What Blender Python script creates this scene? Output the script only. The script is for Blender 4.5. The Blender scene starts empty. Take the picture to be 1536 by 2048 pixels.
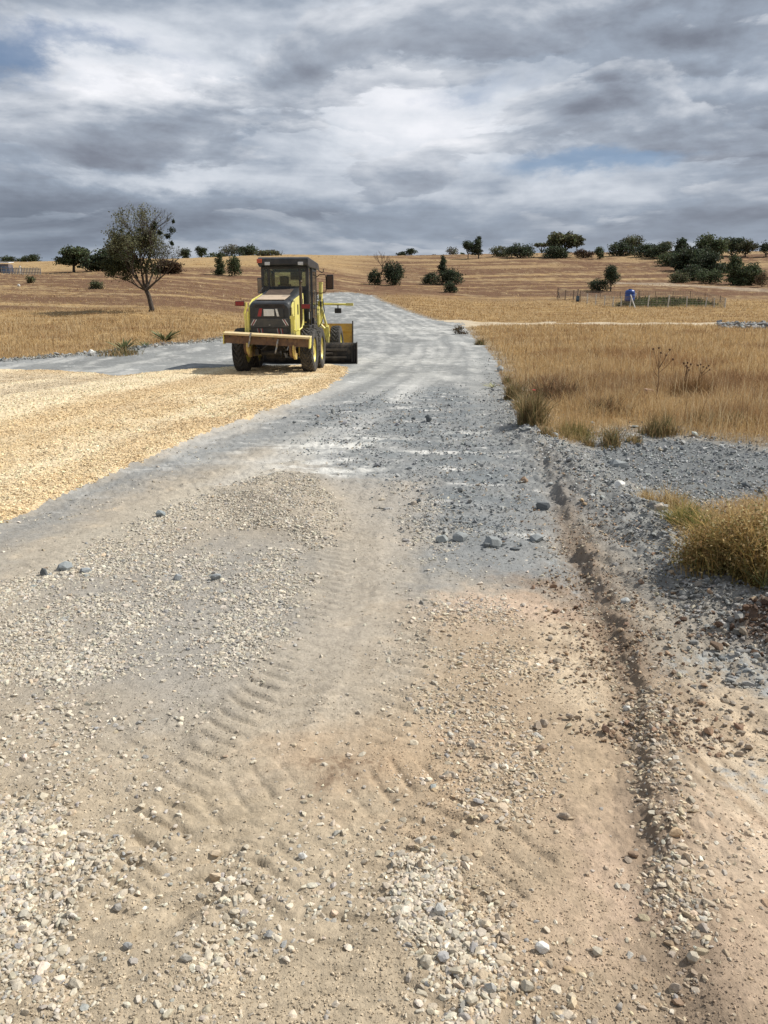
import bpy, bmesh, math, random
import numpy as np
from mathutils import Vector, Matrix, Euler

random.seed(7)
rng = np.random.default_rng(11)
R = math.radians
scene = bpy.context.scene
COL = scene.collection

# ------------------------------------------------------------------ camera
PITCH = R(14.2); CAMH = 1.7; FPX = 1538.0
cam = bpy.data.cameras.new('camera'); camo = bpy.data.objects.new('camera', cam); COL.objects.link(camo)
cam.sensor_fit = 'VERTICAL'; cam.sensor_height = 36; cam.sensor_width = 27; cam.lens = 36*FPX/2048
cam.clip_start = 0.05; cam.clip_end = 5000
camo.location = (0, 0, CAMH); camo.rotation_euler = (math.pi/2 - PITCH, 0, 0)
scene.camera = camo
scene.render.resolution_x = 768; scene.render.resolution_y = 1024

# ------------------------------------------------------------------ light
SUN_EL, SUN_AZ = R(48), R(76)          # azimuth clockwise from +Y
sd = bpy.data.lights.new('sun', 'SUN'); sd.energy = 4.6; sd.angle = R(0.55); sd.color = (1.0, 0.955, 0.88)
so = bpy.data.objects.new('sun', sd); COL.objects.link(so)
sv = Vector((math.sin(SUN_AZ)*math.cos(SUN_EL), math.cos(SUN_AZ)*math.cos(SUN_EL), math.sin(SUN_EL)))
so.rotation_euler = sv.to_track_quat('Z', 'Y').to_euler()
scene.view_settings.view_transform = 'Standard'; scene.view_settings.look = 'None'
scene.view_settings.gamma = 1; scene.view_settings.exposure = 0.28
scene.cycles.max_bounces = 5
try: scene.cycles.use_denoising = True
except Exception: pass

# ------------------------------------------------------------------ sky (world)
world = bpy.data.worlds.new('World'); scene.world = world; world.use_nodes = True
nt = world.node_tree; nt.nodes.clear(); NL = nt.links
def N(t, **k):
    n = nt.nodes.new(t)
    for a, b in k.items(): setattr(n, a, b)
    return n
def put(sock, v):
    if isinstance(v, bpy.types.NodeSocket): NL.new(v, sock)
    elif v is not None: sock.default_value = v
def M(op, a, b=None, c=None, clamp=False):
    n = N('ShaderNodeMath', operation=op, use_clamp=clamp)
    put(n.inputs[0], a); put(n.inputs[1], b)
    if c is not None: put(n.inputs[2], c)
    return n.outputs[0]
def mixc(f, a, b):
    n = N('ShaderNodeMix', data_type='RGBA'); n.clamp_factor = True
    put(n.inputs[0], f)
    for s, v in ((n.inputs[6], a), (n.inputs[7], b)):
        if isinstance(v, tuple): v = (*v, 1)
        put(s, v)
    return n.outputs[2]
def sstep(v, a, b, lo=0.0, hi=1.0):
    n = N('ShaderNodeMapRange', interpolation_type='SMOOTHSTEP')
    put(n.inputs[0], v); put(n.inputs[1], a); put(n.inputs[2], b); put(n.inputs[3], lo); put(n.inputs[4], hi)
    return n.outputs[0]
tc = N('ShaderNodeTexCoord'); sx = N('ShaderNodeSeparateXYZ'); NL.new(tc.outputs['Generated'], sx.inputs[0])
dx, dy, dz = sx.outputs
az = M('MULTIPLY', M('ARCTAN2', dx, dy), 57.2958)
el = M('MULTIPLY', M('ARCSINE', dz), 57.2958)
zz = M('ADD', M('MAXIMUM', dz, 0.0), 0.17)
def cvec(ox=0, oy=0, oz=0, s=1.0):
    c = N('ShaderNodeCombineXYZ'); put(c.inputs[0], M('ADD', M('MULTIPLY', M('DIVIDE', dx, zz), s), ox))
    put(c.inputs[1], M('ADD', M('MULTIPLY', M('DIVIDE', dy, zz), s), oy)); c.inputs[2].default_value = oz
    return c.outputs[0]
def noise(vec, scale, detail=6, rough=0.55, dist=0.0):
    n = N('ShaderNodeTexNoise'); put(n.inputs['Vector'], vec)
    n.inputs['Scale'].default_value = scale; n.inputs['Detail'].default_value = detail
    n.inputs['Roughness'].default_value = rough; n.inputs['Distortion'].default_value = dist
    return n.outputs['Fac']
def angv(sa, se, oz):
    c = N('ShaderNodeCombineXYZ'); put(c.inputs[0], M('MULTIPLY', az, sa)); put(c.inputs[1], M('MULTIPLY', el, se)); c.inputs[2].default_value = oz
    return c.outputs[0]
# angle-space noise to ruffle the outlines of single clouds
ruf = noise(angv(.11, .25, 0), 1.2, 9, 0.62); ruf2 = noise(angv(.11, .25, 7.3), 1.0, 9, 0.62)
azd = M('ADD', az, M('MULTIPLY', M('SUBTRACT', ruf, 0.5), 12.0))
eld = M('ADD', el, M('MULTIPLY', M('SUBTRACT', ruf2, 0.5), 5.5))
def blob(px, py, wx, wy, amp, cut=0):
    """one cloud or gap round a sky direction; size in degrees; cut sharpens its upper rim"""
    cx, cy = (px-768)/FPX, (1024-py)/FPX
    f = (cx, math.cos(PITCH)+cy*math.sin(PITCH), -math.sin(PITCH)+cy*math.cos(PITCH))
    a0 = math.degrees(math.atan2(f[0], f[1])); e0 = math.degrees(math.atan2(f[2], math.hypot(f[0], f[1])))
    u = M('DIVIDE', M('SUBTRACT', azd, a0), wx); v = M('DIVIDE', M('SUBTRACT', eld, e0), wy)
    q = M('ADD', M('MULTIPLY', u, u), M('MULTIPLY', v, v)); g = M('POWER', 2.718, M('MULTIPLY', q, -1.0))
    if cut: g = M('MULTIPLY', sstep(M('ADD', M('MULTIPLY', u, u), M('MULTIPLY', v, v)), 1.3, .8), sstep(v, -1.3, .7))
    return M('MULTIPLY', g, amp)
def lump(sa, se, oz, det=9, ro=.52, di=.25, oa=0, oe=0):
    c = N('ShaderNodeCombineXYZ'); put(c.inputs[0], M('MULTIPLY', M('ADD', az, oa), sa)); put(c.inputs[1], M('MULTIPLY', M('POWER', M('MAXIMUM', M('ADD', el, oe), .5), .72), se)); c.inputs[2].default_value = oz
    return noise(c.outputs[0], 1.0, det, ro, di)
n1 = lump(.060, .46, 1.3); n1b = lump(.060, .46, 1.3, 5, .5, .25, .5, -.9)
n2 = lump(.20, 1.0, 4.4, 10, .60, .4); n3 = lump(.13, .60, 8.1, 8, .55, .5)
relief = M('MULTIPLY', M('SUBTRACT', n1b, n1), -1.0)
den = M('ADD', M('MULTIPLY', M('SUBTRACT', n1, 0.5), 0.65), M('ADD', M('MULTIPLY', M('SUBTRACT', n2, 0.5), 0.32), M('MULTIPLY', M('SUBTRACT', n3, 0.5), 0.35)))
br = M('ADD', M('ADD', 0.57, den), relief)
for b in ((750,205,6,1.6,.16),(765,188,4.6,1.2,.16,1),(640,285,5,.8,.10,1),(330,205,6,.9,.10,1),(1000,150,6,.9,.08,1),(1330,180,7,1.0,.10,1),(800,275,6,1.6,.18),(190,150,8,2.0,.34),(300,200,7,1.6,.14),(230,345,9,.9,.22),(330,372,6,.8,.14),(90,235,8,1.2,.10),(300,120,5,1.5,.10),
          (640,330,10,1.5,.10),(1250,400,7,.9,.12),(820,400,6,.8,.10),(1050,260,8,2.5,.10),(560,40,9,1.8,.05),(1150,355,9,.8,.10),(1420,330,6,.8,.1),
          (450,255,9,1.6,-.20),(70,295,9,1.4,-.12),(300,290,6,1.2,-.10),(150,440,13,1.8,-.24),(520,430,10,1.6,-.16),(1380,55,9,2.2,-.32),(1500,260,6,1.5,-.26),
          (1150,440,11,1.6,-.08),(880,110,5,1.2,-.08),(1200,230,7,2,-.04),(350,50,8,2,-.04),(700,480,30,1.0,-.08),(600,110,6,2,-.06),(1000,60,7,2,.04)):
    br = M('ADD', br, blob(*b))
# flat-based layers low over the horizon
band = noise(angv(.05, .75, 0), 1.0, 8, 0.6, 0.5)
br = M('ADD', br, M('MULTIPLY', M('SUBTRACT', band, 0.5), sstep(el, 16.0, 6.0, 0.08, 0.38)))
ramp = N('ShaderNodeValToRGB'); NL.new(br, ramp.inputs[0]); e = ramp.color_ramp.elements
e[0].position = 0.0; e[0].color = (.105, .125, .158, 1); e[1].position = 1.0; e[1].color = (.74, .75, .79, 1)
for p, c in ((.25,(.175,.195,.240)),(.5,(.290,.335,.405)),(.75,(.55,.585,.64))):
    k = e.new(p); k.color = (*c, 1)
hi_layer = ramp.outputs[0]
nB = M('ADD', M('MULTIPLY', lump(.062, .58, 5.0, 11, .55, .35), .75), M('MULTIPLY', lump(.16, 1.3, 6.0, 9, .6, .5), .25)); nB3 = lump(.062, .58, 5.0, 7, .54, .35); nB2 = lump(.062, .58, 5.0, 7, .54, .35, .35, .55)
mB = M('MULTIPLY', sstep(nB, .486, .520), .78)
bB = M('ADD', M('ADD', M('MULTIPLY', br, .62), .10), M('ADD', M('MULTIPLY', M('SUBTRACT', nB3, nB2), 2.3), M('MULTIPLY', M('SUBTRACT', .58, nB), 1.4)))
rampB = N('ShaderNodeValToRGB'); NL.new(bB, rampB.inputs[0]); e = rampB.color_ramp.elements
e[0].position = 0.0; e[0].color = (.115, .132, .165, 1); e[1].position = 1.0; e[1].color = (.80, .80, .83, 1)
for p, c in ((.25,(.180,.196,.240)),(.5,(.290,.328,.390)),(.75,(.55,.575,.62))):
    k = e.new(p); k.color = (*c, 1)
both = mixc(mB, hi_layer, rampB.outputs[0])
lowc = sstep(el, 11.0, 4.0)
cl = mixc(M('MULTIPLY', lowc, .40), both, mixc(sstep(az, -25, 25), (.150, .190, .245), (.235, .265, .315)))
sky = N('ShaderNodeTexSky', sky_type='NISHITA', sun_disc=False, sun_elevation=SUN_EL, sun_rotation=SUN_AZ)
skm = N('ShaderNodeVectorMath', operation='SCALE'); NL.new(sky.outputs[0], skm.inputs[0]); skm.inputs['Scale'].default_value = 0.075
gap = M('ADD', M('ADD', blob(10,108,3.0,1.4,1.0), blob(1240,328,5.0,.8,.75)), M('ADD', blob(195,78,4.5,.7,.55), blob(960,185,5,1.3,.42)))
gap = M('ADD', gap, M('ADD', blob(900,330,6,.7,.25), blob(1080,335,5,.8,.25)))
gapm = M('MULTIPLY', sstep(M('ADD', gap, M('MULTIPLY', M('SUBTRACT', n2, .5), .9)), .12, .85), .8)
fin = mixc(gapm, cl, mixc(.35, skm.outputs[0], (.085, .165, .34)))
fin = mixc(sstep(el, 0.5, -3), fin, (.16, .14, .11))
bg = N('ShaderNodeBackground'); NL.new(fin, bg.inputs[0]); bg.inputs[1].default_value = 1.0
wo = N('ShaderNodeOutputWorld'); NL.new(bg.outputs[0], wo.inputs[0])

# ------------------------------------------------------------------ helpers
def tag(o, label=None, cat=None, group=None, kind=None):
    if label: o['label'] = label
    if cat: o['category'] = cat
    if group: o['group'] = group
    if kind: o['kind'] = kind
    return o
def empty(name, loc, rz=0, **k):
    o = bpy.data.objects.new(name, None); COL.objects.link(o); o.location = loc; o.rotation_euler = (0, 0, rz)
    o.empty_display_size = .2
    return tag(o, **k)
def mesh_np(name, V, F, mat, parent=None, cols=None, dom='POINT', smooth=False, attr='col'):
    """V (n,3); F list of arrays (m,k) of faces; cols colour per vertex or per face"""
    if not isinstance(F, list): F = [F]
    me = bpy.data.meshes.new(name)
    V = np.ascontiguousarray(V, dtype=np.float32)
    me.vertices.add(len(V)); me.vertices.foreach_set('co', V.ravel())
    tot = sum(f.size for f in F); nf = sum(len(f) for f in F)
    me.loops.add(tot); me.polygons.add(nf)
    me.loops.foreach_set('vertex_index', np.concatenate([f.ravel() for f in F]).astype(np.int32))
    sizes = np.concatenate([np.full(len(f), f.shape[1], np.int32) for f in F])
    st = np.concatenate([[0], np.cumsum(sizes)[:-1]]).astype(np.int32)
    me.polygons.foreach_set('loop_start', st)
    me.polygons.foreach_set('use_smooth', np.full(nf, smooth))
    me.update(calc_edges=True)
    if cols is not None:
        a = me.attributes.new(attr, 'FLOAT_COLOR', dom)
        c = np.ones((len(cols), 4), np.float32); c[:, :3] = cols
        a.data.foreach_set('color', c.ravel())
    me.materials.append(mat)
    o = bpy.data.objects.new(name, me); COL.objects.link(o)
    if parent: o.parent = parent
    return o
def principled(name):
    m = bpy.data.materials.new(name); m.use_nodes = True
    t = m.node_tree; return m, t, t.nodes['Principled BSDF']
def bump_chain(t, bsdf, specs, coord='Object'):
    """specs: (scale, detail, strength, distance)"""
    tcn = t.nodes.new('ShaderNodeTexCoord'); prev = None
    for s, d, st, di in specs:
        n = t.nodes.new('ShaderNodeTexNoise'); n.inputs['Scale'].default_value = s; n.inputs['Detail'].default_value = d
        n.inputs['Roughness'].default_value = .65
        t.links.new(tcn.outputs[coord], n.inputs['Vector'])
        b = t.nodes.new('ShaderNodeBump'); b.inputs['Strength'].default_value = st; b.inputs['Distance'].default_value = di
        t.links.new(n.outputs['Fac'], b.inputs['Height'])
        if prev: t.links.new(prev.outputs[0], b.inputs['Normal'])
        prev = b
    t.links.new(prev.outputs[0], bsdf.inputs['Normal'])
    return tcn
def attr_mat(name, rough=.9, spec=.2, var=(60, .18), bumps=None, trans=0):
    """colour from the mesh's own 'col' attribute, varied by fine noise"""
    m, t, b = principled(name)
    a = t.nodes.new('ShaderNodeAttribute'); a.attribute_name = 'col'
    b.inputs['Roughness'].default_value = rough; b.inputs['Specular IOR Level'].default_value = spec
    if var:
        tcn = t.nodes.new('ShaderNodeTexCoord'); n = t.nodes.new('ShaderNodeTexNoise'); n.inputs['Scale'].default_value = var[0]; n.inputs['Detail'].default_value = 5
        n.inputs['Roughness'].default_value = .7
        t.links.new(tcn.outputs['Object'], n.inputs['Vector'])
        mr = t.nodes.new('ShaderNodeMapRange'); mr.inputs[1].default_value = .25; mr.inputs[2].default_value = .75
        mr.inputs[3].default_value = 1-var[1]; mr.inputs[4].default_value = 1+var[1]
        t.links.new(n.outputs['Fac'], mr.inputs[0])
        v = t.nodes.new('ShaderNodeVectorMath'); v.operation = 'SCALE'
        t.links.new(a.outputs['Color'], v.inputs[0]); t.links.new(mr.outputs[0], v.inputs['Scale'])
        t.links.new(v.outputs[0], b.inputs['Base Color'])
    else: t.links.new(a.outputs['Color'], b.inputs['Base Color'])
    if bumps: bump_chain(t, b, bumps)
    return m
def plain(name, col, rough=.6, metal=0, dirt=None, dscale=4, bump=None, dirtlo=.45, dirthi=.7, spec=.5):
    m, t, b = principled(name)
    b.inputs['Roughness'].default_value = rough; b.inputs['Metallic'].default_value = metal
    b.inputs['Specular IOR Level'].default_value = spec
    b.inputs['Base Color'].default_value = (*col, 1)
    if dirt:
        tcn = t.nodes.new('ShaderNodeTexCoord'); n = t.nodes.new('ShaderNodeTexNoise'); n.inputs['Scale'].default_value = dscale; n.inputs['Detail'].default_value = 8
        n.inputs['Roughness'].default_value = .65
        t.links.new(tcn.outputs['Object'], n.inputs['Vector'])
        mr = t.nodes.new('ShaderNodeMapRange'); mr.inputs[1].default_value = dirtlo; mr.inputs[2].default_value = dirthi
        t.links.new(n.outputs['Fac'], mr.inputs[0])
        mx = t.nodes.new('ShaderNodeMix'); mx.data_type = 'RGBA'
        t.links.new(mr.outputs[0], mx.inputs[0]); mx.inputs[6].default_value = (*col, 1); mx.inputs[7].default_value = (*dirt, 1)
        t.links.new(mx.outputs[2], b.inputs['Base Color'])
    if bump: bump_chain(t, b, [bump])
    return m

# ------------------------------------------------------------------ noise in numpy
def _grad(ix, iy, seed):
    h = (ix.astype(np.uint32)*np.uint32(374761393) + iy.astype(np.uint32)*np.uint32(668265263) + np.uint32((seed*974711) & 0xffffffff))
    h = (h ^ (h >> np.uint32(13)))*np.uint32(1274126177); h = h ^ (h >> np.uint32(16))
    a = (h & np.uint32(0xffff)).astype(np.float32)*np.float32(2*math.pi/65536)
    return np.cos(a), np.sin(a)
def pn(x, y, seed=0):
    x = np.asarray(x, np.float64); y = np.asarray(y, np.float64)
    fx = np.floor(x); fy = np.floor(y); ix = fx.astype(np.int64); iy = fy.astype(np.int64)
    u = (x-fx).astype(np.float32); v = (y-fy).astype(np.float32)
    def g(ox, oy):
        gx, gy = _grad(ix+ox, iy+oy, seed); return gx*(u-ox)+gy*(v-oy)
    su = u*u*u*(u*(u*6-15)+10); sv_ = v*v*v*(v*(v*6-15)+10)
    a = g(0, 0); b = g(1, 0); c = g(0, 1); d = g(1, 1)
    return (a+(b-a)*su + ((c+(d-c)*su)-(a+(b-a)*su))*sv_)*1.4
def fbm(x, y, octv=4, seed=0, gain=.5):
    s = 0; a = 1; t = 0
    for i in range(octv):
        s = s + a*pn(x*2**i, y*2**i, seed+i*17); t += a; a *= gain
    return s/t
def ss(v, a, b):
    t = np.clip((v-a)/(b-a), 0, 1); return t*t*(3-2*t)

# ------------------------------------------------------------------ lie of the land
def ray(px, py):
    cx, cy = (px-768)/FPX, (1024-py)/FPX
    return np.array([cx, math.cos(PITCH)+cy*math.sin(PITCH), -math.sin(PITCH)+cy*math.cos(PITCH)])
_cols = {
    0:    [(715,35),(645,62),(602,88),(560,135),(546,190),(521,300)],
    300:  [(692,38),(624,70),(580,110),(546,155),(514,300)],
    600:  [(700,38),(650,66),(594,118),(530,190),(506,300)],
    768:  [(700,38),(650,68),(598,118),(568,160),(506,300)],
    1000: [(700,38),(650,68),(612,118),(572,162),(501,290)],
    1300: [(700,37),(650,68),(614,112),(572,165),(530,222),(497,290)],
    1536: [(700,36),(657,66),(612,114),(577,165),(545,215),(494,300)],
}
LR = np.linspace(math.log(.3), math.log(1600), 420)
AZN, ZT = [], []
for px, lst in _cols.items():
    rs = [0.3, 24.0]; zs = [0.0, 0.0]
    for py, d in lst:
        q = ray(px, py); hz = math.hypot(q[0], q[1]); rs.append(d); zs.append(CAMH + d*q[2]/hz)
    rs += [420, 1600]; zs += [zs[-1]+1.0, zs[-1]-10]
    z = np.interp(np.exp(LR), rs, zs)
    kern = np.hanning(23); kern /= kern.sum()
    zp = np.concatenate([np.full(11, z[0]), z, np.full(11, z[-1])]); z = np.convolve(zp, kern, 'valid')
    z[np.exp(LR) < 20] = 0
    q = ray(px, 600); AZN.append(math.atan2(q[0], q[1])); ZT.append(z)
AZN = np.array(AZN); ZT = np.array(ZT)
def hbase(x, y):
    r = np.maximum(np.hypot(x, y), .31); a = np.clip(np.arctan2(x, y), AZN[0], AZN[-1]-1e-6)
    fi = np.clip((np.log(r)-LR[0])/(LR[1]-LR[0]), 0, len(LR)-1.001); i = fi.astype(int); f = fi-i
    j = np.clip(np.searchsorted(AZN, a, 'right')-1, 0, len(AZN)-2); g = (a-AZN[j])/(AZN[j+1]-AZN[j]); g = g*g*(3-2*g)
    z0 = ZT[j, i]*(1-f)+ZT[j, i+1]*f; z1 = ZT[j+1, i]*(1-f)+ZT[j+1, i+1]*f
    z = z0*(1-g)+z1*g
    return z
_st = np.exp(np.linspace(math.log(.5), math.log(330), 1600))
def at(px, py):
    """ground point seen in that direction"""
    q = ray(px, py); h = math.hypot(q[0], q[1]); q = q/h
    X, Y = _st*q[0], _st*q[1]; d = CAMH+_st*q[2]-hbase(X, Y)
    k = np.nonzero(d < 0)[0]
    i = k[0] if len(k) else len(_st)-1
    if i == 0 or not len(k): t = _st[i]
    else: t = _st[i-1]+(_st[i]-_st[i-1])*d[i-1]/(d[i-1]-d[i])
    return (t*q[0], t*q[1])
def P(*pts): return np.array([at(*p) for p in pts])
def seg_dist(x, y, poly, closed=False):
    """distance, arc length and signed side to a polyline"""
    best = np.full(x.shape, 1e9); S = np.zeros(x.shape); side = np.zeros(x.shape); s0 = 0
    n = len(poly); m = n if closed else n-1
    for i in range(m):
        ax, ay = poly[i]; bx, by = poly[(i+1) % n]; L = math.hypot(bx-ax, by-ay)+1e-9; ux, uy = (bx-ax)/L, (by-ay)/L
        t = np.clip((x-ax)*ux+(y-ay)*uy, 0, L); ddx = x-ax-ux*t; ddy = y-ay-uy*t; d = np.hypot(ddx, ddy)
        k = d < best; best = np.where(k, d, best); S = np.where(k, s0+t, S); side = np.where(k, np.sign(ux*ddy-uy*ddx), side); s0 += L
    return best, S, side
def inside(x, y, poly):
    c = np.zeros(x.shape, bool); n = len(poly)
    for i in range(n):
        ax, ay = poly[i]; bx, by = poly[(i+1) % n]
        if ay == by: continue
        k = ((ay > y) != (by > y)) & (x < (bx-ax)*(y-ay)/(by-ay)+ax); c ^= k
    return c
def soft(x, y, poly, edge):
    """1 inside a plan outline, fading over `edge` metres"""
    out = np.zeros(x.shape); mn = poly.min(0)-edge*1.5; mx = poly.max(0)+edge*1.5
    k = (x > mn[0]) & (x < mx[0]) & (y > mn[1]) & (y < mx[1])
    if not k.any(): return out
    d, _, _ = seg_dist(x[k], y[k], poly, True); s = np.where(inside(x[k], y[k], poly), d, -d)
    out[k] = ss(s, -edge, edge); return out
def spot(x, y, px, py, rx, ry):
    cx, cy = at(px, py); return np.exp(-((x-cx)/rx)**2-((y-cy)/ry)**2)
def smoothline(pts, n=8):
    pts = np.array(pts); out = []
    for i in range(len(pts)-1):
        p0 = pts[max(i-1, 0)]; p1 = pts[i]; p2 = pts[i+1]; p3 = pts[min(i+2, len(pts)-1)]
        for k in range(n):
            t = k/n; out.append(.5*((2*p1)+(-p0+p2)*t+(2*p0-5*p1+4*p2-p3)*t*t+(-p0+3*p1-3*p2+p3)*t**3))
    out.append(pts[-1]); return np.array(out)

TAN = P((-700,1440),(-300,1210),(0,1052),(100,1008),(250,940),(400,872),(560,815),(640,785),(690,752),(698,737),(660,731),(560,733),(440,738),(370,742),(240,754),(120,743),(0,742),(-300,752),(-700,790))
ROAD = P((-900,790),(-300,740),(0,721),(110,714),(200,706),(290,694),(400,684),(470,674),(560,645),(600,612),(625,594),(660,586),(700,585),(745,592),(765,604),(830,628),(880,643),(925,646),(930,656),(945,674),(972,697),(992,722),(1003,760),(1016,792),(1036,838),(1075,873),(1130,890),(1180,872),(1250,862),(1330,862),(1420,874),(1536,888),(2100,930),
         (2200,1000),(1536,992),(1420,996),(1350,1000),(1325,1022),(1345,1085),(1400,1150),(1450,1185),(1536,1225),(1800,1330),(3000,1700))
ROAD = np.vstack([ROAD, [[12, -3], [8, -8], [-12, -8], [-30, 2]]])
PATH = P((860,640),(930,643),(1120,645),(1300,647),(1430,647),(1536,650),(1800,655),(1800,661),(1536,657),(1430,651),(1300,650.5),(1120,649.5),(1000,650),(930,655),(900,660))

BERM = smoothline(P((1010,780),(1060,868),(1120,905),(1190,975),(1270,1030),(1340,1100),(1420,1170),(1536,1235),(1750,1360)))
RIDGE = smoothline(P((1085,900),(1115,985),(1150,1080),(1205,1200),(1250,1300),(1285,1450),(1300,1620),(1330,1800),(1420,2048)))
LOT = P((1150,905),(1180,878),(1250,866),(1330,865),(1420,876),(1536,890),(2100,930),(2200,1000),(1536,988),(1420,990),(1330,1000),(1240,955))
TRACKS = [  # tyre prints: line, half width, lug pitch, lug depth, slant
    (smoothline(P((770,905),(740,1000),(700,1080),(690,1180),(610,1320),(520,1450),(420,1600),(300,1800))), .23, .17, .021, 1.4),
    (smoothline(P((1000,930),(860,960),(800,1060),(800,1200),(760,1350),(700,1480))), .22, .17, .010, -1.2),
    (smoothline(P((900,1560),(760,1640),(660,1760),(560,1900),(480,2080))), .26, .17, .012, 1.3),
    (smoothline(P((1000,1640),(860,1800),(760,1960),(700,2100))), .26, .17, .011, -1.3),
    (smoothline(P((300,1480),(200,1600),(140,1760),(60,1950))), .22, .17, .010, 1.1),
    (smoothline(P((620,1560),(420,1680),(300,1850),(240,2080))), .25, .18, .011, 1.2),
    (smoothline(P((0,1140),(200,1060),(420,960),(640,860),(840,800),(905,745),(905,700))), .24, .18, .006, 1.2),
    (smoothline(P((560,1000),(700,900),(860,830),(940,740),(915,690))), .24, .18, .006, -1.2),
]
FLOWS = [smoothline(P(*p)) for p in (
    ((300,960),(520,870),(720,790),(820,730),(850,690),(800,650),(730,610)),
    ((500,900),(700,810),(840,730),(880,690),(850,650),(760,610)),
    ((640,800),(760,740),(800,690),(770,645),(720,610)),
    ((880,800),(900,740),(905,700),(870,665),(790,630)))]
TANL = smoothline(P((640,752),(430,815),(200,900),(-100,1010),(-400,1150)))
def hdet(x, y):
    """relief of the road: ruts, tyre prints, berm, windrow"""
    r = np.hypot(x, y); z = np.zeros(x.shape)
    rd = soft(x, y, ROAD, .35)
    z += .022*fbm(x*.7, y*.7, 3, 3)*np.minimum(1, r/3)
    z += .012*fbm(x*3.1, y*3.1, 3, 9)
    near = ss(r, 16, 9)*(.45+.55*ss(r, 3, 7))
    rough = np.clip(.45+1.3*fbm(x*.8+5, y*.8, 2, 21), .1, 1)
    z += near*.011*rough*fbm(x*13, y*13, 3, 31)
    # churned rubble on the grey stretch
    gz = ss(r, 6.5, 8)*ss(r, 22, 17)
    z += gz*rd*(.055*np.abs(fbm(x*2.2, y*3.5, 5, 41, .6))+.02*fbm(x*9, y*9, 3, 43))+ss(r, 16, 22)*rd*.02*fbm(x*1.5, y*1.5, 4, 44)
    # berm and windrow
    k = r < 45
    d, s, sd_ = seg_dist(x[k], y[k], BERM)
    w = .38+.1*fbm(s*.8, s*0, 2, 5); d2 = d+.14*fbm(x[k]*2.5, y[k]*2.5, 2, 6)
    zz_ = np.zeros(d.shape); far = ss(r[k], 17, 12)
    lump = 1+.55*fbm(x[k]*4, y[k]*4, 3, 7)
    zz_ += .10*np.exp(-(d2/w)**2)*far*lump
    zz_ += .035*np.exp(-(d/.9)**2)*fbm(x[k]*7, y[k]*7, 3, 8)*2*far
    d, s, sd_ = seg_dist(x[k], y[k], RIDGE)
    t = d*sd_         # + on the right
    amp = ss(s, 0, 1.2)
    t2 = t+.06*fbm(s*2, s*0+2, 2, 12)+.06*fbm(x[k]*8, y[k]*8, 4, 13)
    prof_ = ss(t2, -.03, .04)*np.exp(-np.maximum(t2, 0)/.38); amp = amp*np.clip(.62+1.3*fbm(s*.9, s*0+5, 3, 17), .2, 1.05)*ss(y[k], 1.1, 2.1); zz_ += amp*(.066*prof_*(1+.7*fbm(x[k]*5, y[k]*5, 4, 14))-.028*np.exp(-((t2+.08)/.09)**2))
    zz_ += amp*.011*np.exp(-(t/.30)**2)*fbm(x[k]*24, y[k]*24, 3, 15)*2
    z[k] += zz_
    z += -.12*soft(x, y, LOT, .8)
    zt = np.zeros(x.shape)
    for poly, hw, pitch, dep, sl in TRACKS:
        mn = poly.min(0)-.6; mx = poly.max(0)+.6
        k = (x > mn[0]) & (x < mx[0]) & (y > mn[1]) & (y < mx[1])
        if not k.any(): continue
        d, s, sd_ = seg_dist(x[k], y[k], poly); t = d*sd_; m = ss(d, hw*1.12, hw*.85)
        wob = .22*fbm(x[k]*2.2, y[k]*2.2, 2, 16); t = t+.012*fbm(x[k]*12, y[k]*12, 2, 19)
        pitch *= .62; hw *= .80; dep = dep*.72; ph = s/pitch+sl*np.abs(t)/hw*.55*np.where(t > 0, 1, .8)+.5*(t > 0)+wob
        lug = np.clip(np.sin(2*math.pi*ph)*1.8, -1, 1)
        patch = np.clip(.85+1.7*fbm(x[k]*1.1, y[k]*1.1, 3, 18), .12, 1)
        fr2 = ph-np.floor(ph); lug = 1-2.6*np.exp(-((fr2-.5)/.15)**2)
        zt[k] += patch*(m*dep*.55*lug*ss(d, 0, .06) - m*dep*.6) + patch*.7*dep*np.exp(-((d-hw*1.15)/.04)**2)
    z += np.clip(zt, -.026, .016)
    fr = ss(r, 7, 10)
    for f in FLOWS:
        k = (r > 7) & (r < 130)
        for off in (-.9, .9):
            d, s, sd_ = seg_dist(x[k], y[k], f); t = d*sd_-off
            z[k] += -.012*np.exp(-(t/.2)**2)*fr[k]+.008*np.exp(-((np.abs(t)-.32)/.08)**2)*fr[k]
    z += .07*soft(x, y, P((470,985),(560,952),(640,960),(680,1020),(640,1075),(540,1060)), .25)*(1+.3*fbm(x*3, y*3, 2, 53))
    tn = soft(x, y, TAN, .16)
    z += .055*tn*(1+.25*fbm(x*4, y*4, 3, 51))
    k = tn > 0; dl, _, _ = seg_dist(x[k], y[k], TANL); z[k] += tn[k]*(.04*fbm(dl*.55, x[k]*.03, 2, 191)+.02*fbm(x[k]*2, y[k]*2, 3, 52))
    # open land
    fld = 1-rd
    z += fld*ss(r, 25, 60)*.20*fbm(x*.12, y*.5, 3, 61)+fld*ss(r, 60, 160)*.5*fbm(x*.02, y*.045, 3, 62)
    z += fld*ss(r, 45, 80)*.16*np.abs(fbm(x*.35, y*1.1, 2, 63))
    # raised soil heap at the right border
    z += .15*spot(x, y, 1570, 1275, .26, .15)*(1+.5*fbm(x*7, y*7, 3, 71))
    return z
def H(x, y):
    x = np.atleast_1d(np.asarray(x, float)); y = np.atleast_1d(np.asarray(y, float)); return hbase(x, y)+hdet(x, y)
def Hs(x, y): return float(H(x, y)[0])

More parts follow.
